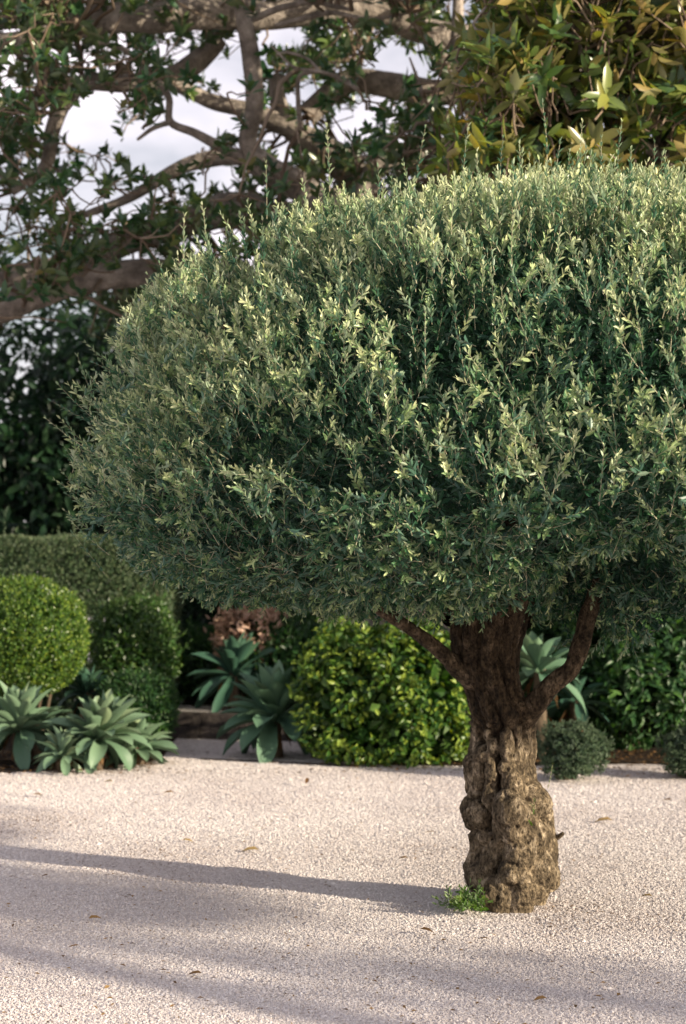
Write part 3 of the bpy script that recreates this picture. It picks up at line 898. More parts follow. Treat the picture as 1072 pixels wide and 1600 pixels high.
# pink tipped shrub behind the dark agave
c, r = at(405, 950, 1070, 16.4, 66, .5)
shrub('pink_leaved_shrub', c, r, 1500, .075, .032, 'pink_leaf', 'shrub with salmon pink leaves behind the dark agave', 'shrub', lump=.25, lscale=5, seed=30, tpl='l', inner=False)
c, r = at(470, 960, 1110, 16.3, 90, .6)
shrub('leafy_shrub', c, r, 4500, .07, .028, 'shrub_leaf', 'dim green shrub between the pink-leaved shrub and the lime one', 'shrub', 'dark leafy shrubs behind the olive', lump=.25, seed=31, tpl='l')
c, r = at(305, 985, 1100, 17.0, 60, .5)
shrub('leafy_shrub', c, r, 2600, .06, .022, 'shrub_leaf', 'dim brownish green shrub behind the stone step', 'shrub', 'dark leafy shrubs behind the olive', lump=.3, seed=32, tpl='l')

# ------------------------------------------------------------------ agaves
def side0(az):
    return np.array([-sin(az), cos(az), 0])
def agave(px, py_c, Y, size, label, mat='agave', seed=0, nl=38, tilt=0, droop=.9, width=.135, stem_h=.15, name='agave'):
    g = np.random.default_rng(seed)
    base = P(px, py_c, Y)
    z0 = max(base[2], .05)
    lean = np.array([g.normal(0, .14), g.normal(-.05, .14)])
    root = empty(name, (base[0], Y, 0), label, 'agave', 'agaves in the beds')
    mb = MB()
    ns, nw = 10, 7
    for k in range(nl):
        f = k / (nl - 1)                       # 0 outer/old .. 1 inner
        az = k * 2.39996 + g.normal(0, .12)
        el = radians(-34 + 114 * f ** .80) + g.normal(0, .07)
        L = size * (1.0 - .28 * f) * g.uniform(.78, 1.12)
        W = width * size / .5 * (1 - .2 * f) * g.uniform(.9, 1.1)
        dh = np.array([cos(az), sin(az), 0])
        t = np.linspace(0, 1, ns)
        # centreline: starts steeper then arches down for outer leaves
        e0 = el + .30; e1 = el - droop * (1 - f) * .75 + g.normal(0, .08)
        ee = e0 + (e1 - e0) * t
        st = L / (ns - 1)
        c = np.zeros((ns, 3)); c[0] = (base[0], Y, z0 + .06 * f * size)
        c[0] += dh * .02
        for i in range(1, ns):
            c[i] = c[i - 1] + (dh * cos(ee[i]) + np.array([0, 0, sin(ee[i])])) * st
        side = np.array([-sin(az), cos(az), 0])
        nn = np.cross(dh * np.cos(ee)[:, None] + np.array([0, 0, 1.]) * np.sin(ee)[:, None], side[None])
        wprof = np.interp(t, [0, .12, .35, .6, .8, .93, 1], [.42, .38, .7, 1.0, .80, .36, .02])
        u = np.linspace(-1, 1, nw)
        chan = .55 * (1 - .5 * t)
        c[:, :2] += lean[None] * (c[:, 2:3] - z0)
        bend = g.normal(0, .12) * L
        c += side0(az)[None] * (bend * t ** 2)[:, None]
        tw = g.normal(0, .22)
        wave = .05 * np.sin(t * 9 + g.uniform(0, 6))
        V = c[:, None] + side[None, None] * (u[None, :, None] * (W / 2 * wprof)[:, None, None]) + nn[:, None] * ((np.abs(u) ** 1.7)[None, :] * (W / 2 * wprof * chan)[:, None] + u[None] * (W * wprof * (wave + tw * .4))[:, None])[..., None]
        thick = .010 * (1 - t ** 2) + .002
        V2 = V - nn[:, None] * (thick[:, None] * (1 - u[None] ** 2 * .9))[..., None]
        i = np.arange(ns - 1)[:, None] * nw; s0 = np.arange(nw - 1)[None]
        F = np.stack([i + s0, i + nw + s0, i + nw + s0 + 1, i + s0 + 1], -1).reshape(-1, 4)
        r = np.clip(.25 + .45 * f + g.normal(0, .16), 0, 1)
        mb.add(V.reshape(-1, 3), F, r)
        mb.add(V2.reshape(-1, 3), F[:, ::-1], r)
    o = mb.build('rosette', M[mat], root)
    st = MB()
    limb(st, [(base[0] + .02, Y + .02, -.02), (base[0], Y, z0 * .5), (base[0], Y, z0 + .08 * size)], [.05, .055, .045], n=12, sides=12, bump=.3, seed=seed, bscale=20)
    # shrivelled old leaves hanging on the stem
    n = 9
    a = g.uniform(0, 2 * pi, n)
    pp = np.stack([base[0] + np.cos(a) * .05, Y + np.sin(a) * .05, z0 * g.uniform(.3, 1.0, n) + .02], -1)
    o2 = st.build('stem', M['stem'], root)
    dl = MB()
    leaves(dl, pp, np.stack([np.cos(a), np.sin(a), -1.2 + 0 * a], -1), np.stack([np.cos(a), np.sin(a), 1 + 0 * a], -1), np.minimum(.2, pp[:, 2] * .8), .035, tpl='l', curl=.2, rnd=g.random(n) * .08)
    dl.build('dried_leaves', M['dead_leaf'], root)
    return root

agave(30, 1142, 13.35, .46, 'blue-green agave at the left edge under the clipped ball shrub', seed=2, nl=54)
agave(150, 1158, 13.1, .47, 'large spreading agave, middle of the left cluster', seed=3, nl=60, width=.145, droop=1.1)
agave(98, 1182, 12.95, .27, 'small low agave at the front of the left cluster', seed=14, nl=40, width=.14)
agave(212, 1172, 13.4, .36, 'smaller agave at the right end of the left cluster', seed=4, nl=46)
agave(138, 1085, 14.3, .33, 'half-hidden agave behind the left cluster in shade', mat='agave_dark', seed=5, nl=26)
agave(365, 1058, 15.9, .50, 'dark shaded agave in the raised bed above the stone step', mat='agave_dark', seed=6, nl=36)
agave(432, 1135, 13.9, .50, 'tall blue-green agave standing alone between step and lime shrub', seed=7, nl=44, width=.12, mat='agave_mid') if False else None
M['agave_mid'] = leaf_mat('agave_mid',
    [(0, (.08, .16, .105)), (.6, (.14, .25, .155)), (1, (.24, .33, .18))],
    [(0, (.08, .16, .11)), (1, (.14, .23, .14))], trans=.06, rough=.5, spec=.35)
agave(430, 1128, 13.9, .57, 'tall blue-green agave standing alone beside the lime shrub', seed=7, nl=56, width=.15, mat='agave_mid')
agave(843, 1052, 13.6, .42, 'broad-leaved pale green agave seen in the fork of the olive', seed=8, nl=26, width=.17, mat='agave_mid')
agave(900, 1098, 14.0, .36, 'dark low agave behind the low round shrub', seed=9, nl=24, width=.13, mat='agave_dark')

# ------------------------------------------------------------------ stone step and edging
def block_run(mb, a, b, z0, z1, thick, L=.42, seed=0):
    g = np.random.default_rng(seed)
    a, b = np.array(a, float), np.array(b, float)
    d = b - a; tot = np.linalg.norm(d); d /= tot; nrmv = np.array([d[1], -d[0]])
    s = 0
    while s < tot - .05:
        w = min(L * g.uniform(.75, 1.25), tot - s)
        p0 = a + d * (s + .004); p1 = a + d * (s + w - .004)
        o = g.uniform(-.006, .006)
        q = [p0 + nrmv * (thick / 2 + o), p1 + nrmv * (thick / 2 + o), p1 - nrmv * thick / 2, p0 - nrmv * thick / 2]
        be = .008
        zz = [z0, z1 - be, z1]
        V = []
        for zi, z in enumerate(zz):
            sh = 0 if zi < 2 else be
            cx_ = sum(q) / 4
            for v in q:
                dv = cx_ - v
                dv = dv / np.linalg.norm(dv) * sh * 1.4
                V.append((*(v + dv), z))
        F = []
        for l_ in (0, 1):
            for k in range(4):
                F.append((l_ * 4 + k, l_ * 4 + (k + 1) % 4, l_ * 4 + 4 + (k + 1) % 4, l_ * 4 + 4 + k))
        F.append((8, 9, 10, 11)); F.append((3, 2, 1, 0))
        mb.add(V, F)
        s += w
step = empty('stone_step', (-1.2, 15.7, 0), 'low dark stone step wall with gravel landing between the beds', 'garden wall')
mb = MB()
YA, YB = 15.55, 15.25
pA, pB = (P(245, 0, YA)[0], YA), (P(478, 0, YB)[0], YB)
block_run(mb, pA, pB, -.01, .10, .16, seed=1)
block_run(mb, pA, pB, .104, .215, .15, L=.5, seed=2)
pC = (P(548, 0, 13.75)[0], 13.75)
block_run(mb, (pB[0] + .02, pB[1] - .1), pC, -.01, .10, .12, seed=3)
mb.build('blocks', M['dark_stone'], step, smooth=False)
mb = MB()
mb.add([(pA[0] - .3, pA[1] + .085, .20), (pB[0] + .1, pB[1] + .085, .20), (pB[0] + .2, 16.35, .20), (pA[0] - .3, 16.5, .20)], [(0, 1, 2, 3)])
mb.build('gravel_landing', M['gravel'], step, smooth=False)
sheet('raised_bed', [(pA[0] - .4, 16.4), (pB[0] + .2, 16.3), (1.2, 16.6), (1.2, 19.5), (-3, 19.5)], .225, M['soil'])
edg = empty('garden_edging', (-.6, 13.9, 0), 'thin dark edging strip set in the gravel in front of the lone agave', 'edging')
mb = MB()
block_run(mb, (P(312, 0, 13.75)[0], 13.75), (P(560, 0, 13.3)[0], 13.3), -.01, .008, .035, L=1.2, seed=4)
mb.build('strip', M['dark_stone'], edg, smooth=False)

# ------------------------------------------------------------------ fig tree (behind)
FY = 15.0
fig = empty('fig_tree', (P(575, 0, FY)[0], FY, 0), 'huge old fig tree with thick spreading grey limbs behind the olive', 'tree')
anchors = []
def fl(pts, wpx, seed, Y=FY, n=None, bump=.10, name='limb', mat='fig_bark', parent=None, sides=18, bs=5):
    """pts: (px, py, dY)"""
    q = [P(a, b, Y + d) for a, b, d in pts]
    r = [w / 2 / FPX * (Y + p[2]) for w, p in zip(wpx, pts)]
    mb = MB()
    C, R = limb(mb, q, r, n=n or 14 * len(pts), sides=sides, bump=bump, seed=seed, bscale=bs)
    anchors.append(C)
    return mb.build(name, M[mat], parent or fig)
# trunk
fl([(655, 1165, .9), (640, 1000, .8), (600, 700, .5), (540, 400, .1), (500, 310, 0)], [190, 150, 135, 120, 70], 1, n=60, name='trunk')
fl([(565, 560, .2), (640, 420, .4), (720, 350, .6), (800, 280, 1.0), (900, 100, 1.4), (960, -80, 1.6)], [90, 80, 75, 70, 55, 40], 2)
fl([(520, 360, .1), (470, 292, 0), (420, 262, -.1), (388, 225, -.2), (398, 165, -.3), (393, 95, -.4), (376, 0, -.5), (365, -90, -.6)], [70, 44, 36, 30, 29, 29, 24, 20], 3, bump=.07)
fl([(392, 250, -.12), (350, 232, -.2), (305, 208, -.3), (266, 190, -.35), (263, 150, -.45), (232, 112, -.5), (195, 78, -.6), (140, 60, -.7), (95, 20, -.8)], [16, 17, 14, 12, 11, 11, 9, 8, 6], 4, bump=.12, sides=12)
fl([(233, 114, -.5), (180, 126, -.6), (110, 138, -.7), (50, 150, -.75), (-20, 166, -.8)], [10, 10, 9, 8, 6], 5, bump=.1, sides=10)
fl([(268, 190, -.35), (240, 200, -.4), (215, 218, -.4)], [10, 8, 5], 6, sides=10)
# long high limb across the top
fl([(800, 60, 1.0), (740, 62, .9), (660, 48, .8), (600, 22, .7), (520, 14, .6), (420, 24, .5), (330, 22, .4), (250, 26, .3), (180, 28, .2), (120, 38, .1), (60, 62, 0), (-60, 75, 0)],
   [50, 46, 40, 42, 44, 46, 48, 50, 46, 42, 36, 30], 7, bump=.08)
fl([(130, 22, .2), (60, 34, .3), (-40, 40, .4)], [26, 20, 14], 8)
# arched dark limb
fl([(560, 262, .9), (500, 225, .9), (430, 190, .9), (385, 172, .9), (330, 158, .9), (270, 130, .8)], [44, 36, 30, 27, 24, 20], 9)
fl([(345, 60, 1.2), (310, 95, 1.2), (262, 122, 1.1), (200, 130, 1.1), (130, 130, 1.1), (100, 160, 1.1), (82, 205, 1.1), (70, 260, 1.1), (20, 300, 1.2)], [26, 34, 32, 30, 26, 25, 24, 20, 12], 10)
fl([(470, 300, .3), (410, 268, .6), (375, 246, .7), (320, 250, .8), (270, 268, .8), (200, 310, .9), (120, 340, 1.0)], [36, 30, 26, 26, 22, 16, 10], 11)
# low limbs to the left
fl([(500, 400, .3), (380, 330, .8), (300, 345, 1.2), (210, 372, 1.4), (140, 402, 1.5), (60, 425, 1.6), (-40, 440, 1.7)], [80, 60, 46, 44, 40, 36, 30], 12)
fl([(460, 500, .3), (340, 440, .2), (250, 428, .1), (170, 430, 0), (110, 440, -.1), (50, 462, -.2), (-30, 492, -.3)], [80, 60, 46, 44, 46, 50, 50], 13)
# right-hand limbs seen through gaps
fl([(560, 330, .5), (590, 260, .6), (640, 240, .6), (700, 240, .6), (760, 250, .7)], [36, 34, 30, 26, 20], 14)
fl([(760, 200, .4), (735, 165, .35), (715, 130, .3), (695, 95, .3), (672, 60, .2)], [30, 30, 28, 25, 20], 15)
fl([(710, 120, .3), (714, 60, .4), (716, 0, .5), (716, -60, .5)], [22, 20, 18, 14], 16)
fl([(480, 180, 1.6), (540, 128, 1.6), (600, 132, 1.5), (660, 142, 1.4), (750, 150, 1.4)], [36, 36, 40, 40, 34], 17)
fl([(560, 280, 1.2), (510, 240, 1.3), (470, 215, 1.3), (440, 180, 1.4), (430, 120, 1.5)], [50, 44, 36, 30, 20], 18)
# thin winding light twigs in front
fl([(430, 40, -.8), (470, 30, -.8), (520, 20, -.8), (580, 30, -.8), (640, 20, -.8)], [8, 9, 8, 6, 4], 19, sides=8, bump=.15)
fl([(395, 30, -.6), (440, 12, -.7), (490, 4, -.8), (550, 16, -.8)], [12, 11, 9, 6], 20, sides=8)
fl([(560, 140, -.9), (530, 122, -.9), (500, 112, -1.), (460, 105, -1.), (424, 72, -1.)], [8, 8, 6, 5, 3], 21, sides=8, bump=.2)
fl([(500, 112, -1.), (480, 92, -1.), (450, 82, -1.), (432, 85, -1.)], [6, 5, 4, 3], 22, sides=8)
fl([(470, 200, -.6), (466, 160, -.7), (468, 120, -.8), (495, 112, -.9)], [9, 8, 7, 6], 23, sides=8)
fl([(690, 230, -.9), (680, 190, -.9), (662, 150, -1.), (655, 130, -1.), (640, 90, -1.)], [8, 8, 7, 6, 3], 24, sides=8)

# foliage: rosettes of leaves at twig ends
def rosettes(mb, tw, centres, axis, nleaf, L, W, spread=.9, rndbias=0, rr=None):
    n = len(centres)
    if n == 0: return
    axis = nrm(axis)
    ref = np.where(np.abs(axis[:, 2:3]) > .9, np.array([[1., 0, 0]]), np.array([[0., 0, 1]]))
    A = nrm(np.cross(axis, ref)); B = np.cross(axis, A)
    base_r = rng.random(n)
    for k in range(nleaf):
        ph = k * 2.4 + rng.random(n) * .6
        rd = A * np.cos(ph)[:, None] + B * np.sin(ph)[:, None]
        al = np.radians(rng.uniform(25, 60 + 35 * (1 - k / nleaf), n)) * spread
        D = axis * np.cos(al)[:, None] + rd * np.sin(al)[:, None] + np.array([0, 0, -.12])
        N = axis * np.sin(al)[:, None] - rd * np.cos(al)[:, None]
        off = axis * (-.10 + .10 * k / nleaf) * L / .15
        l_ = L * rng.uniform(.65, 1.15, n)
        leaves(mb, centres + off, D, N, l_, l_ * W / L * rng.uniform(.85, 1.15, n), fold=.16, curl=.14, tpl='l',
               rnd=np.clip(.55 * rng.random(n) + .4 * base_r + rndbias, 0, 1))
    if tw is not None:      # rr: the point each rosette's twig grows from
        mid = (centres + rr) / 2 + rng.normal(0, .04, (n, 3)) - axis * .05
        pts = np.stack([rr, (rr + mid) / 2 + rng.normal(0, .012, (n, 3)), mid, centres - axis * .05], 1)
        rad = np.stack([np.full(n, x) for x in (.008, .007, .006, .005)], 1)
        tubes(tw, pts, rad, 5)

def branchlets(tw, c, anc, sky, maxd=1.7):
    """a crooked branchlet from the nearest limb to each spray"""
    if len(c) == 0: return
    A = np.vstack(anc)
    d = np.linalg.norm(c[:, None] - A[None], axis=2)
    j = d.argmin(1); dm = d.min(1)
    a = A[j]
    ts = np.linspace(0, 1, 8)
    sag = rng.normal(0, .10, (len(c), 3)) * dm[:, None]
    kink = rng.normal(0, .025, (len(c), 8, 3)); kink[:, 0] = 0; kink[:, -1] = 0
    pts = a[:, None] + (c - a)[:, None] * ts[None, :, None] + sag[:, None] * (np.sin(ts * pi))[None, :, None] + kink
    qx = pts[..., 0] / pts[..., 1] * FPX + 536; qy = HOR - (pts[..., 2] - EYE) / pts[..., 1] * FPX
    bad = np.zeros(len(c), bool)
    for e in sky: bad |= (in_ell(qx, qy, e) < .7).any(1)
    ok = (dm < maxd) & (~bad | (rng.random(len(c)) < .04))
    pts, dm = pts[ok], dm[ok]
    rad = (.007 + .010 * np.clip(dm, 0, 1.5))[:, None] * (1 - .6 * ts)[None]
    tubes(tw, pts, rad, 6)

def in_ell(px, py, e):
    return ((px - e[0]) / e[2]) ** 2 + ((py - e[1]) / e[3]) ** 2
SKY = [(148, 186, 54, 50), (215, 228, 60, 22), (305, 185, 78, 50), (345, 108, 54, 32), (250, 245, 60, 26), (395, 85, 30, 40), (620, 100, 55, 24), (560, 190, 45, 30),
       (735, 110, 16, 40), (150, 320, 45, 26), (350, 275, 34, 16), (480, 140, 34, 30), (100, 180, 20, 34), (290, 95, 26, 20), (200, 400, 40, 14), (440, 55, 60, 26)]
def fig_left():
    mb, tw = MB(), MB()
    n = 1900
    px = rng.uniform(-260, 760, n); py = rng.uniform(-330, 520, n)
    Yd = FY + rng.uniform(-2.2, 3.6, n)
    q = np.stack([px / 90, py / 90, Yd * .6], -1)
    dens = .55 + .9 * fbm(q, 1.0, 55, 3)
    dens = np.where((py > 400) & (px > 200), dens + .2, dens)
    dens = np.where((py < 60), dens + .1, dens)
    keep = rng.random(n) < dens
    for e in SKY:
        d = in_ell(px, py, e)
        keep &= (d > .95) | (rng.random(n) < .03)
    # limbs stay readable: thin the leaves in front of the big ones
    keep &= ~((px > 372) & (px < 520) & (py > 60) & (py < 300) & (Yd < FY + .2) & (rng.random(n) < .9))
    keep &= ~((py > 0) & (py < 70) & (px > 90) & (Yd < FY + .5) & (rng.random(n) < .75))
    keep &= ~((py > 400) & (py < 490) & (px < 260) & (Yd < FY + .3) & (rng.random(n) < .65))
    px, py, Yd = px[keep], py[keep], Yd[keep]
    c = np.stack([(px - 536) / FPX * Yd, Yd, EYE + (HOR - py) / FPX * Yd], -1)
    # each spray carries several rosettes
    m = 5
    cc = np.repeat(c, m, 0) + rng.normal(0, .17, (len(c) * m, 3)) * np.array([1, 1, .7])
    qx = cc[:, 0] / cc[:, 1] * FPX + 536; qy = HOR - (cc[:, 2] - EYE) / cc[:, 1] * FPX
    k2 = np.ones(len(cc), bool)
    for e in SKY:
        k2 &= (in_ell(qx, qy, e) > .60) | (rng.random(len(cc)) < .06)
    cc = cc[k2]
    ax = rng.standard_normal((len(cc), 3)) * .55 + np.array([0, -.15, .55])
    par = np.repeat(c, m, 0)[k2]
    rosettes(mb, tw, cc, ax, 9, .118, .048, spread=.85, rr=par)
    branchlets(tw, c, anchors, SKY)
    # a sprinkling of yellowing leaves
    mb.build('crown', M['fig_leaf'], fig, smooth=True)
    tw.build('twigs', M['fig_twig'], fig)
fig_left()

# nearer fig: broad leaves at upper right
F2Y = 11.6
fig2 = empty('young_fig_tree', (P(1320, 0, F2Y + .5)[0], F2Y + .5, 0), 'nearer fig with big glossy golden-green leaves over the upper right', 'tree')
def fig_right():
    n_anch = len(anchors)
    fl([(1330, 1210, .6), (1290, 900, .6), (1150, 560, .5), (1056, 320, .4), (1046, 235, .4), (1040, 150, .3), (1020, 0, .3), (1010, -120, .3)], [66, 60, 54, 48, 46, 34, 26, 18], 31, Y=F2Y, name='trunk', parent=fig2)
    for k, (pts, w) in enumerate([
        ([(1044, 240, .3), (1000, 225, 0), (975, 195, -.1), (965, 160, -.2), (930, 125, -.3), (900, 60, -.4), (880, -20, -.5)], [26, 18, 16, 14, 12, 9, 6]),
        ([(972, 330, 0), (972, 260, -.1), (972, 190, -.1)], [14, 12, 12]),
        ([(968, 172, -.1), (935, 160, -.2), (905, 130, -.3), (885, 105, -.3), (860, 88, -.4)], [10, 9, 7, 6, 4]),
        ([(905, 150, -.1), (865, 148, -.2), (820, 130, -.3), (780, 115, -.4)], [7, 7, 6, 4]),
        ([(760, 10, -.5), (740, 40, -.5), (760, 52, -.5), (775, 60, -.5)], [4, 5, 5, 4]),
        ([(1046, 230, .3), (1080, 218, 0), (1130, 200, -.2), (1200, 150, -.3)], [22, 18, 14, 10]),
        ([(1035, 120, .3), (985, 60, 0), (950, 10, -.1), (920, -60, -.2)], [22, 16, 12, 8])]):
        fl(pts, w, 40 + k, Y=F2Y, name='branch', parent=fig2, sides=10, bump=.15)
    mb, tw = MB(), MB()
    n = 2600
    px = rng.uniform(690, 1200, n); py = rng.uniform(-260, 300, n)
    Yd = F2Y + rng.uniform(-1.0, 1.5, n)
    edge = 760 - 40 * np.sin(py / 60) + np.clip(150 - py, 0, 200) * .05
    keep = (px > edge + rng.normal(0, 18, n)) | ((py > 180) & (px > 690) & (rng.random(n) < .7))
    q = np.stack([px / 70, py / 70, Yd], -1)
    keep &= rng.random(n) < .75 + .8 * fbm(q, 1.0, 65, 2)
    keep &= ~((px > 1010) & (px < 1062) & (py > 195) & (Yd < F2Y + .5))
    px, py, Yd = px[keep], py[keep], Yd[keep]
    c = np.stack([(px - 536) / FPX * Yd, Yd, EYE + (HOR - py) / FPX * Yd], -1)
    ax = rng.standard_normal((len(c), 3)) * .45 + np.array([-.1, -.25, .7])
    par = c + np.array([0, .1, -.25]) + rng.normal(0, .1, c.shape)
    rosettes(mb, tw, c, ax, 9, .175, .058, spread=1.0, rndbias=.04, rr=par)
    branchlets(tw, par[::3], anchors[n_anch:], [], 1.2)
    mb.build('crown', M['fig_leaf_gold'], fig2)
    tw.build('twigs', M['fig_twig'], fig2)
M['fig_leaf_gold'] = leaf_mat('fig_leaf_gold',
    [(0, (.035, .09, .05)), (.45, (.09, .16, .055)), (.8, (.24, .29, .07)), (1, (.45, .34, .08))],
    [(0, (.12, .14, .06)), (.5, (.26, .24, .09)), (1, (.42, .28, .10))], trans=.30, rough=.28, spec=.6)
fig_right()

# ------------------------------------------------------------------ dark trees further back
def back_tree(x, Y, h, w, d, label, n=9000, L=.20, seed=0, mat='dark_leaf', z0=.4, lump=.25):
    root = empty('background_tree', (x, Y, 0), label, 'tree', 'dark trees far behind')
    mb = MB()
    p, nr = blob(n, (x, Y, (h + z0) / 2), (w, d, (h - z0) / 2), .35, 1.0, lump, 1.1, seed, .45, nexp=2.6)
    # clumps
    cl = fbm(p, 1.6, seed + 3, 3)
    m = cl > -.30
    p, nr = p[m], nr[m]
    k = len(p)
    leaves(mb, p, nr * .4 + rng.standard_normal((k, 3)) + np.array([0, 0, -.2]), nr + np.array([0, 0, .6]) + rng.standard_normal((k, 3)) * .5,
           L * rng.uniform(.6, 1.3, k), L * .42, tpl='l')
    mb.build('crown', M[mat], root, smooth=False)
    tb = MB()
    limb(tb, [(x, Y, -.05), (x + .1, Y, h * .35), (x - .1, Y, h * .75)], [.22, .16, .05], n=20, sides=12, seed=seed)
    tb.build('trunk', M['stem'], root)
    return root
BT = [(-6.6, 19.5, 4.6, 1.6, 1.3, 'dark tree standing beyond the left edge behind the hedge'),
      (-4.1, 20.5, 4.7, 1.7, 1.3, 'dark tree behind the clipped hedge at the far left'),
      (-1.9, 21.0, 5.0, 1.8, 1.4, 'dark tree behind the olive crown\'s left shoulder'),
      (0.6, 21.5, 5.0, 1.9, 1.4, 'dark tree behind the fig trunk and lime shrub'),
      (3.0, 21.0, 5.4, 1.9, 1.4, 'dark tree behind the right half of the olive crown'),
      (5.6, 19.5, 5.6, 1.9, 1.6, 'dark tree at the right behind the nearer fig')]
for k, b in enumerate(BT):
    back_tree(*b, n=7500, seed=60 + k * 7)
for k, (x, Y, h, w, lab) in enumerate([(-2.3, 24.5, 5.6, 2.2, 'farther tree showing through the fig limbs at left'),
                                  (1.7, 24.8, 6.8, 2.2, 'farther green tree showing between the fig limbs at centre')]):
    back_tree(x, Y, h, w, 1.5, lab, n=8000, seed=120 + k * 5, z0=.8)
# low shrubs filling the back of the beds
for k, (x, Y, h, w, lab) in enumerate([(-0.9, 18.2, 2.2, 1.1, 'dark rounded shrub at the back of the raised bed'),
                                       (0.9, 17.6, 2.1, 1.1, 'dark shrub behind the lime shrub'),
                                       (2.9, 17.4, 2.9, 1.2, 'dark tall shrub behind the right shrub wall')]):
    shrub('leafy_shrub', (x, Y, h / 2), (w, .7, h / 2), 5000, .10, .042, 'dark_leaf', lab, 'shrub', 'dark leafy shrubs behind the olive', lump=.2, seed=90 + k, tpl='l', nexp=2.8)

# ------------------------------------------------------------------ unseen trees outside the frame, most added for the shade they cast in
def shade_tree(name, x, Y, zc, r, n, L, label, mat='dark_leaf', seed=0, gap=-.2, extra=()):
    root = empty(name, (x, Y, 0), label, 'tree')
    mb = MB()
    p, nr = blob(n, (x, Y, zc), r, .1, 1.0, .2, 1.3, seed, .6, nexp=2.4)
    m = fbm(p, 1.1, seed + 1, 3) > gap
    p = p[m]
    for ec, er, en in extra:
        p2, _ = blob(en, ec, er, .1, 1.0, .2, 1.6, seed + 9, .6)
        p = np.vstack([p, p2])
    k = len(p)
    leaves(mb, p, rng.standard_normal((k, 3)), rng.standard_normal((k, 3)), L, L * .5, tpl='l')
    mb.build('crown', M[mat], root, smooth=False)
    tb = MB()
    limb(tb, [(x, Y, -.05), (x, Y, zc * .6), (x, Y, zc)], [.16, .12, .05], n=16, sides=10)
    tb.build('trunk', M['stem'], root)
# unseen evergreens added to keep the background in shade
shade_tree('shade_evergreen', 6.8, 14.35, 2.6, (2.6, 2.2, 2.6), 9000, .22, 'unseen dense evergreen tree added outside the right edge to shade the background', seed=200, gap=-.5)
shade_tree('shade_evergreen', 10.5, 17.3, 3.6, (3.2, 3.0, 3.6), 8000, .28, 'second taller unseen evergreen added outside the right edge for its shade', seed=210, gap=-.5)
# its low crown throws the soft shade over the foreground gravel
DX, DY = to_sun.x / cos(SUN_EL), to_sun.y / cos(SUN_EL)
gx, gy = 0.1, 6.75
T_ = 17.0
shade_tree('garden_tree', gx + DX * T_, gy + DY * T_, T_ * math.tan(SUN_EL), (.9, 1.0, .75), 950, .12, 'tree beyond the right edge shading the foreground gravel', seed=220, gap=-.15,
    extra=[((-1.45 + DX * 19.0, 8.30 + DY * 19.0, 19.0 * math.tan(SUN_EL)), (.8, .62, .30), 1200)])  # loose leaf clump added only to shade the gravel at left

T2 = 10.0
bx, by, bz = .95 + DX * T2, 8.0 + DY * T2, 1.34 + T2 * math.tan(SUN_EL)
root = empty('shade_bough_tree', (10.8, -.4, 0), 'unseen spreading tree added outside the right edge, its bough shading the lower olive crown', 'tree')
mb = MB()
p, _ = blob(3600, (bx, by, bz), (1.0, 2.5, .50), .0, 1.0, .15, 1.5, 301, .45)  # unseen bough added to hold a shade band on the lower crown
p = p[fbm(p, 1.9, 302, 3) > -.12]
leaves(mb, p, rng.standard_normal((len(p), 3)), rng.standard_normal((len(p), 3)), .11, .05, tpl='l')
mb.build('crown', M['dark_leaf'], root, smooth=False)
mb = MB()
limb(mb, [(10.8, -.4, -.05), (10.7, -.3, 2.0), (10.3, .8, 3.6), (bx, by + .5, bz), (bx, by + 1.8, bz + .1)], [.14, .11, .08, .05, .02], n=30, sides=10)
mb.build('trunk', M['stem'], root)

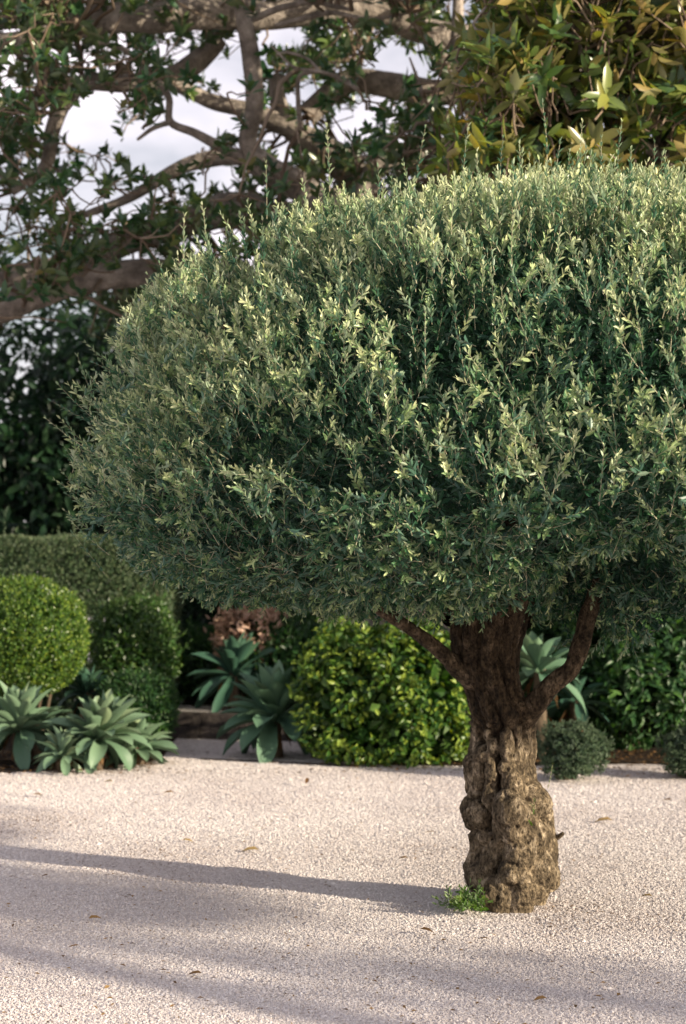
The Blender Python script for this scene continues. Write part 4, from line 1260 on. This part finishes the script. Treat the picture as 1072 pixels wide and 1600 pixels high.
# ------------------------------------------------------------------ fallen leaves
FL = [(52, 1243, 'brown', 'far left of the gravel below the left agave'), (272, 1240, 'orange-brown', 'below the stone step, right of the left agaves'),
      (176, 1223, 'yellowish', 'just in front of the middle agave of the left cluster'), (285, 1315, 'yellow-brown', 'on the lit gravel above the left end of the trunk shadow'),
      (405, 1330, 'yellow-brown', 'long one above the middle of the trunk shadow'), (638, 1343, 'brown', 'a little left of the olive trunk'),
      (138, 1438, 'orange', 'on the shaded gravel below the left end of the trunk shadow'), (478, 1227, 'dark', 'standing up in front of the lone agave'),
      (958, 1284, 'large tan', 'right of the olive trunk at burl height'), (1020, 1403, 'olive-brown', 'right of the trunk foot near the right edge'),
      (655, 1455, 'dark', 'below the green tuft at the trunk foot'), (316, 1524, 'dark brown', 'at the lower left of the foreground'),
      (855, 1563, 'grey-brown', 'at the lower right of the foreground'), (1050, 1252, 'brown', 'at the right edge below the low shrub'),
      (680, 1302, 'thin reddish', 'left of the trunk at burl height'), (76, 1370, 'small dark', 'at the left edge beside the trunk shadow'),
      (930, 1560, 'small brown', 'at the lower right, right of the grey-brown one'), (765, 1470, 'thin curled', 'straight below the olive trunk'),
      (125, 1480, 'flat thin brown', 'lying on the shaded gravel at lower left')]
for k, (px, py, colr, where) in enumerate(FL):
    Y = GY(py); x = (px - 536) / FPX * Y
    big = 'large' in colr or 'long' in where
    L = (.10 if big else .062) * rng.uniform(.85, 1.15) * (Y / 9) ** .5
    if 'small' in colr: L *= .6
    mb = MB()
    a = rng.uniform(-.5, .5) + (pi if rng.random() < .5 else 0)
    if 'standing' in where: a = 1.3
    D = np.array([[cos(a), sin(a), .18 if 'standing' not in where else .9]])
    rv = {'dark': .02, 'dark brown': .1, 'small dark': .02, 'orange': .55, 'orange-brown': .5, 'yellowish': .95, 'yellow-brown': .85, 'olive-brown': .8, 'large tan': .75}.get(colr, .35)
    leaves(mb, np.array([[x, Y, .008]]), D, np.array([[.2, -.35, 1.]]), np.array([L]), np.array([L * (.2 if 'thin' in colr else .38)]), fold=.3, curl=.35, tpl='l', rnd=np.array([rv]))
    o = mb.build('fallen_leaf', M['dead_leaf'])
    me = o.data
    # origin at the leaf
    me.transform(__import__('mathutils').Matrix.Translation((-x, -Y, 0))); o.location = (x, Y, 0)
    tag(o, f'{colr} fallen leaf {where}', 'leaf', 'fallen leaves on the gravel')
print('verts', sum(len(o.data.vertices) for o in bpy.data.objects if o.type == 'MESH'))
